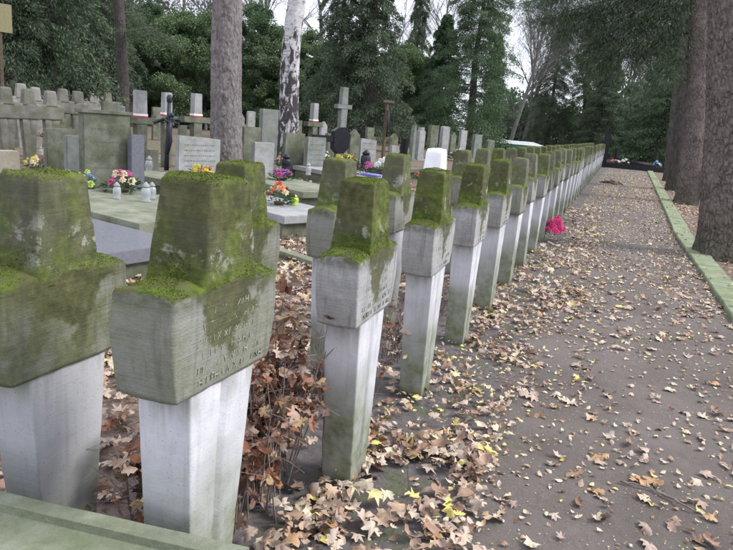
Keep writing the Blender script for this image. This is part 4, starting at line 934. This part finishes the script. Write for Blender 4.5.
def px_top(base, x, y):
    "point straight in line with pixel (x,y), at the horizontal distance of base"
    r = Fv+Rv*(x-366.5)/FOC-Uv*(y-275)/FOC; t = math.hypot(base.x, base.y)/math.hypot(r[0], r[1]); return Vector((r[0]*t, r[1]*t, CH+r[2]*t))
def tree_trunk(name, label, pb, ptop, wpx, mat, H, taper=.7, cat='tree', **kw):
    b = at(*pb); sc = depth(b)/FOC; tp = px_top(b, *ptop); d = (tp-b); d = d*(H/d.z); r0 = wpx*sc/2
    t = thing(name, label, cat, b); me = trunk_mesh((0, 0, 0), d, r0, r0*taper, **kw); link('trunk', me, mat, t, True); return t, b, d, r0
def needles_limb(t, pts, r, n, seed, mat='fir', spray=.22, hang=.35, wd=.35):
    "long bough with side twigs carrying needle sprays"
    n = int(n*4); g = np.random.default_rng(seed); bm = bmesh.new(); pts = [Vector(p) for p in pts]; k = len(pts); tube(bm, pts, [r*(1-.8*i/(k-1)) for i in range(k)], 6); part('limb', bm, M['dark'], t, True)
    A = np.array([tuple(p) for p in pts]); s = g.uniform(.12, 1, n)*(k-1); i = np.minimum(s.astype(int), k-2); f = (s-i)[:, None]; P = A[i]*(1-f)+A[i+1]*f
    cl_ = g.integers(0, max(2, n//90), n); off = g.normal(0, wd, (cl_.max()+1, 3)); off[:, 2] = -np.abs(off[:, 2])*.9; u = g.random(n)[:, None]
    P = P+off[cl_]*u+g.normal(0, .05, (n, 3)); D = unit(off[cl_]+g.normal(0, .35, (n, 3))-np.array([0, 0, hang])); L = g.uniform(.4, 1.0, n)*spray*.62; V, Fc = diamonds(P, D, L, L*.045)
    link('foliage', np_mesh('foliage', V, Fc), M[mat], t)

# --- near trunks
t, b, d, r0 = tree_trunk('pine_tree', 'large straight pine trunk with plated grey-purple bark left of the birch', (226, 180), (228, 0), 30, M['pine'], 13, .72, nu=120, nv=460, plates=.018, seed=3, sx=9.5, sz=3.0)
for i in range(5): a = i*1.3+.4; needles_limb(t, [d*.72, d*.76+Vector((math.cos(a)*1.5, math.sin(a)*1.5, .5)), d*.78+Vector((math.cos(a)*3.2, math.sin(a)*3.2, .4))], .07, 1500, i, spray=.2)
t, b, d, r0 = tree_trunk('birch_tree', 'white birch trunk with black cracked patches right of the big pine', (287, 165), (295, 0), 20, M['birch'], 14, .55, nu=60, nv=200, plates=.012, seed=8, sx=5, sz=3, bend=.3, flare=.15)
br = bare_mesh(7, .12, 31, 3, (.3, .1)); link('branches', br, M['twig'], t).location = d*.62
b2 = bare_mesh(6, .10, 32, 4, (-.4, -.1)); link('branches', b2, M['twig'], t).location = d*.5
b3 = bare_mesh(7, .09, 33, 4, (.35, .05)); link('branches', b3, M['birch'], t).location = d*.36
b4 = bare_mesh(7, .08, 34, 4, (-.3, .1)); link('branches', b4, M['birch'], t).location = d*.40
t, b, d, r0 = tree_trunk('pine_tree', 'thick dark reddish-brown trunk at the right edge beside the kerb', (722, 258), (729, 0), 40, M['rbark'], 12, .78, nu=170, nv=620, plates=.015, seed=5, sx=16, sz=8, flare=.30)
for i in range(5): a = i*1.3; needles_limb(t, [d*.7, d*.74+Vector((math.cos(a)*1.5, math.sin(a)*1.5, .5)), d*.75+Vector((math.cos(a)*3.2, math.sin(a)*3.2, .2))], .07, 1500, 20+i, spray=.2)
t, b, d, r0 = tree_trunk('pine_tree', 'second trunk beyond the right-edge tree, smooth grey-brown, with long boughs reaching left', (688, 204), (704, 0), 22, M['rbark'], 13, .8, nu=80, nv=240, plates=.014, seed=6, sx=8, sz=3)
def from_px(base, lst):
    return [px_top(base, x, y)*1.0-base for x, y in lst]
for i, (ln, nn) in enumerate([([(697, 4), (672, 8), (640, 18), (608, 34), (588, 46)], 1500), ([(692, 32), (664, 38), (636, 48), (606, 58)], 1300), ([(700, -20), (660, -14), (610, 0), (560, 14)], 1900), ([(700, -40), (640, -40), (580, -25), (545, -2)], 1900), ([(694, 20), (672, 26), (655, 40), (642, 60)], 900), ([(702, -60), (640, -58), (570, -50), (520, -24)], 1500), ([(690, 56), (672, 62), (654, 76), (640, 92)], 700), ([(700, -30), (650, -10), (600, 12), (556, 34)], 1500), ([(700, -12), (640, 0), (585, 14), (532, 20)], 1700), ([(702, -34), (640, -24), (575, -8), (520, 4)], 1700), ([(696, 8), (650, 20), (604, 44), (566, 62)], 1200), ([(698, -10), (655, 14), (622, 44), (596, 70)], 1200), ([(700, -5), (660, 2), (620, 20), (575, 30)], 1400)]):
    needles_limb(t, from_px(b, ln), .045, nn, 40+i, spray=.30, wd=.50)
t, b, d, r0 = tree_trunk('pine_tree', 'third trunk on the right, dark, overlapping the grey-brown one', (674, 191), (694, 0), 15, M['dark'], 14, .85, nu=60, nv=200, plates=.014, seed=7)
t, b, d, r0 = tree_trunk('pine_tree', 'slim fourth trunk on the right, farthest along the kerb', (667, 181), (686, 0), 7, M['dark'], 15, .8, nu=40, nv=120, plates=.01, seed=9)
t, b, d, r0 = tree_trunk('pine_tree', 'dark slender trunk far left, standing behind the pale-headed crosses', (124, 134), (119, -40), 11, M['dark'], 15, .7, nu=40, nv=160, plates=.014, seed=11)
for i in range(9): a = i*1.9; z = .28+.055*i; needles_limb(t, [d*z, d*z+Vector((math.cos(a)*1.5, math.sin(a)*1.5, .25)), d*z+Vector((math.cos(a)*3.0, math.sin(a)*3.0, -.3))], .05, 900, 60+i, spray=.26)

# --- conifers
FM = [fir_mesh(13, 3.0, 1.4, 170, 460, .55, .17, 1), fir_mesh(9, 2.3, .5, 150, 520, .35, .135, 2, .75), fir_mesh(15, 2.6, 2.5, 150, 400, .75, .16, 3), fir_mesh(14, 3.7, .6, 210, 620, .40, .13, 6, .75)]
def conifer(label, pb, which, sc=1.0, rz=0.0, mat='fir', tr=.22, name='conifer_tree', H=12, sxy=1.0):
    b = at(*pb); t = thing(name, label, 'tree', b, rz); 
    me = trunk_mesh((0, 0, 0), (0, 0, H*sc), tr, tr*.2, nu=24, nv=60, plates=.012, seed=pb[0] % 17); link('trunk', me, M['dark'], t, True)
    k = (which, mat); 
    cr, st = FM[which]
    if k not in CM: c2 = cr.copy(); c2.materials.clear(); c2.materials.append(M[mat]); CM[k] = c2
    o = link('crown', CM[k], None, t); o.scale = (sc*sxy, sc*sxy, sc); o2 = link('branches', st, None, t); o2.scale = (sc*sxy, sc*sxy, sc)
    if not st.materials: st.materials.append(M['dark'])
    return t
CM = {}
conifer('drooping dark fir with a thick black trunk behind the tall plain cross', (364, 150), 0, .85, .5, 'fir', .42)
conifer('weeping dark fir just left of the drooping one, behind the birch', (334, 147), 2, .8, 2, 'fir', .2)
conifer('tall dense dark conifer, the largest dark mass in the centre', (466, 152), 3, 1.0, 1, 'ever', .3, H=12, sxy=1.0)
conifer('dense conifer filling the left flank of the central dark mass', (434, 147), 1, 1.0, 3, 'ever', .25, H=9, sxy=1.1)
conifer('narrow conifer on the right flank of the central dark mass', (486, 150), 1, .95, 4, 'ever', .2, H=9, sxy=.7)
conifer('feathery spruce in front of the far end of the crosses, left one', (545, 152), 3, .88, 5, 'fir', .22, H=12, sxy=.85)
conifer('feathery spruce immediately right of its twin near the row end', (577, 155), 3, .92, 1.2, 'ever', .22, H=12, sxy=.85)
conifer('spruce with low skirts just behind the dark pillar', (597, 158), 1, 1.0, 2.2, 'fir', .2, H=9)
conifer('round dark yew beyond the path end, left of the right-hand trunks', (655, 166), 1, 1.15, 2.7, 'ever', .2, H=9, sxy=1.2)
conifer('tall fir high over the far left crosses', (52, 137), 2, .95, .8, 'fir', .25, H=14)
conifer('dark fir at the far left corner', (12, 136), 0, .8, 1.8, 'fir', .25)
# --- broad evergreens
conifer('grey-green fir closing the gap between the drooping fir and central conifer', (408, 143), 2, .9, 2.9, 'fir', .2, H=14, sxy=.8)
conifer('high fir behind the slender trunk at upper left', (105, 124), 2, 1.1, 1.9, 'fir', .25, H=14)
BM = [bush_mesh(5.0, 2.4, 100, 800, .095, .2, 1), bush_mesh(7.5, 2.6, 110, 800, .10, .4, 2)]
def bushy(label, pb, which, sc=1.0, rz=0.0, mat='bush', cat='tree', name='evergreen_tree'):
    b = at(*pb); t = thing(name, label, cat, b, rz); k = ('b', which, mat)
    if k not in CM: c2 = BM[which].copy(); c2.materials.clear(); c2.materials.append(M[mat]); CM[k] = c2
    o = link('crown', CM[k], None, t); o.scale = (sc, sc, sc)
    me = trunk_mesh((0, 0, 0), (0, 0, 4*sc), .12, .05, nu=16, nv=20, plates=0, seed=1); link('trunk', me, M['dark'], t, True); return t
for i, (x, yb, w_, s_, m_, lb) in enumerate([
    (-8, 120, 1, 1.1, 'ever', 'dark leafy evergreen at the left edge behind the crosses'), (30, 118, 0, 1.3, 'ever', 'dark rounded evergreen behind the far left crosses'), (62, 119, 0, 1.35, 'bush', 'bright green rounded evergreen left of the slender trunk'),
    (96, 121, 0, 1.3, 'ever', 'glossy dark evergreen just left of the slender trunk'), (150, 124, 1, 1.0, 'ever', 'dark evergreen behind the iron crucifix'), (182, 127, 0, 1.4, 'bush', 'mid green evergreen left of the pine trunk'),
    (205, 129, 1, .95, 'bush', 'tall mid green evergreen half behind the pine trunk'), (252, 133, 1, 1.05, 'ever', 'green evergreen between the pine and the birch'), (276, 135, 0, 1.3, 'bush', 'lower evergreen directly behind the birch'),
    (305, 137, 1, .9, 'bush', 'olive evergreen right of the birch, behind the pale-headed cross'), (398, 143, 0, 1.35, 'bush', 'grey-green shrub tree between the fir and the central conifer'), (330, 139, 0, 1.2, 'ever', 'dark shrub tree low behind the tall plain cross'),
    (640, 160, 1, 1.0, 'ever', 'leafy dark tree beyond the path end'), (690, 166, 1, 1.1, 'ever', 'leafy tree behind the right-hand trunks'), (725, 170, 1, 1.1, 'bush', 'leafy tree at the far right edge behind the thick trunk')]):
    bushy(lb, (x, yb), w_, s_, i*1.1, m_)
# --- bare trees against the sky
BA = [bare_mesh(15, .22, 1, 5, (.05, 0)), bare_mesh(15, .2, 2, 5, (-.12, .05), .5), bare_mesh(14, .17, 4, 5, (.16, 0), .42, .35)]
for m_ in BA: m_.materials.append(M['gbark'])
for i, (x, yb, w_, s_, rz, lb) in enumerate([
    (425, 141, 0, 1.1, 0, 'bare grey tree in the bright gap left of the central conifer'), (404, 138, 2, 1.0, 2, 'thin bare tree nearest the fir, left of the bright gap'), (508, 150, 2, 1.1, 0.0, 'leaning bare tree in the bright gap right of the central conifer'),
    (522, 148, 1, 1.1, .5, 'second bare tree in the bright gap, leaning the other way'), (258, 128, 0, 1.2, 1, 'bare tree against the sky between pine and birch'), (270, 130, 2, 1.1, 3, 'slender bare tree immediately left of the birch'),
    (140, 116, 1, 1.3, 2, 'bare spreading tree above the slender dark trunk'), (80, 112, 0, 1.3, 4, 'bare tree behind the far left evergreens'), (175, 119, 0, 1.25, 5, 'bare tree left of the big pine, far back'),
    (612, 155, 1, 1.1, 1, 'pale bare tree over the path end'), (628, 157, 0, 1.0, 3, 'bare tree between the yew and the path end'), (665, 160, 2, 1.2, 5, 'bare tree behind the right-hand trunks'), (20, 108, 2, 1.3, 1, 'thin bare tree at far left'), (533, 149, 0, .9, 2.2, 'small bare tree touching the left feathery spruce'), (497, 149, 1, 1.0, 3.2, 'bare tree touching the right flank of the central conifer'), (600, 152, 1, 1.3, 4, 'tall bare tree behind the dark pillar'), (645, 158, 1, 1.3, 2, 'tall bare tree behind the dark yew'), (230, 125, 1, 1.3, 4, 'bare tree hidden partly by the big pine'), (55, 110, 1, 1.4, 3, 'tall bare tree over the far left firs'), (318, 134, 1, 1.2, 2, 'bare tree behind the weeping fir'), (585, 151, 0, 1.2, 2.5, 'bare tree above the feathery spruces')]):
    b = at(x, yb); t = thing('bare_tree', lb, 'tree', b, rz, 'leafless trees showing against the sky'); o = link('trunk', BA[w_], None, t); o.scale = (s_, s_, s_)
# --- far wood as one mass
g = np.random.default_rng(77); PV = []
Ps, Ds, Ls = [], [], []
for i in range(70):
    a = math.radians(g.uniform(-72, -30)) if i < 36 else math.radians(g.uniform(-30, -16)) if i < 48 else math.radians(g.uniform(-16, 28)); dist = g.uniform(62, 95); cx_, cy_ = math.sin(a)*dist, math.cos(a)*dist; hh = g.uniform(6, 15) if i < 36 else g.uniform(4, 9)
    n = 5200; u = unit(g.normal(size=(n, 3))); rad = g.random(n)**.4; p = np.stack([cx_+u[:, 0]*rad*4.2, cy_+u[:, 1]*rad*4.2, hh*.5+u[:, 2]*rad*hh*.55], 1)
    p += np.array([noise.noise_vector(Vector(q)*.5)[:] for q in p])*1.1
    Ps.append(p); Ds.append(unit(u+g.normal(0, .7, (n, 3)))); Ls.append(g.uniform(.2, .45, n))
V, Fc = diamonds(np.concatenate(Ps), np.concatenate(Ds), np.concatenate(Ls), np.concatenate(Ls)*.32); fw = link('far_woods', np_mesh('far_woods', V, Fc), M['far'], None, kind='stuff')
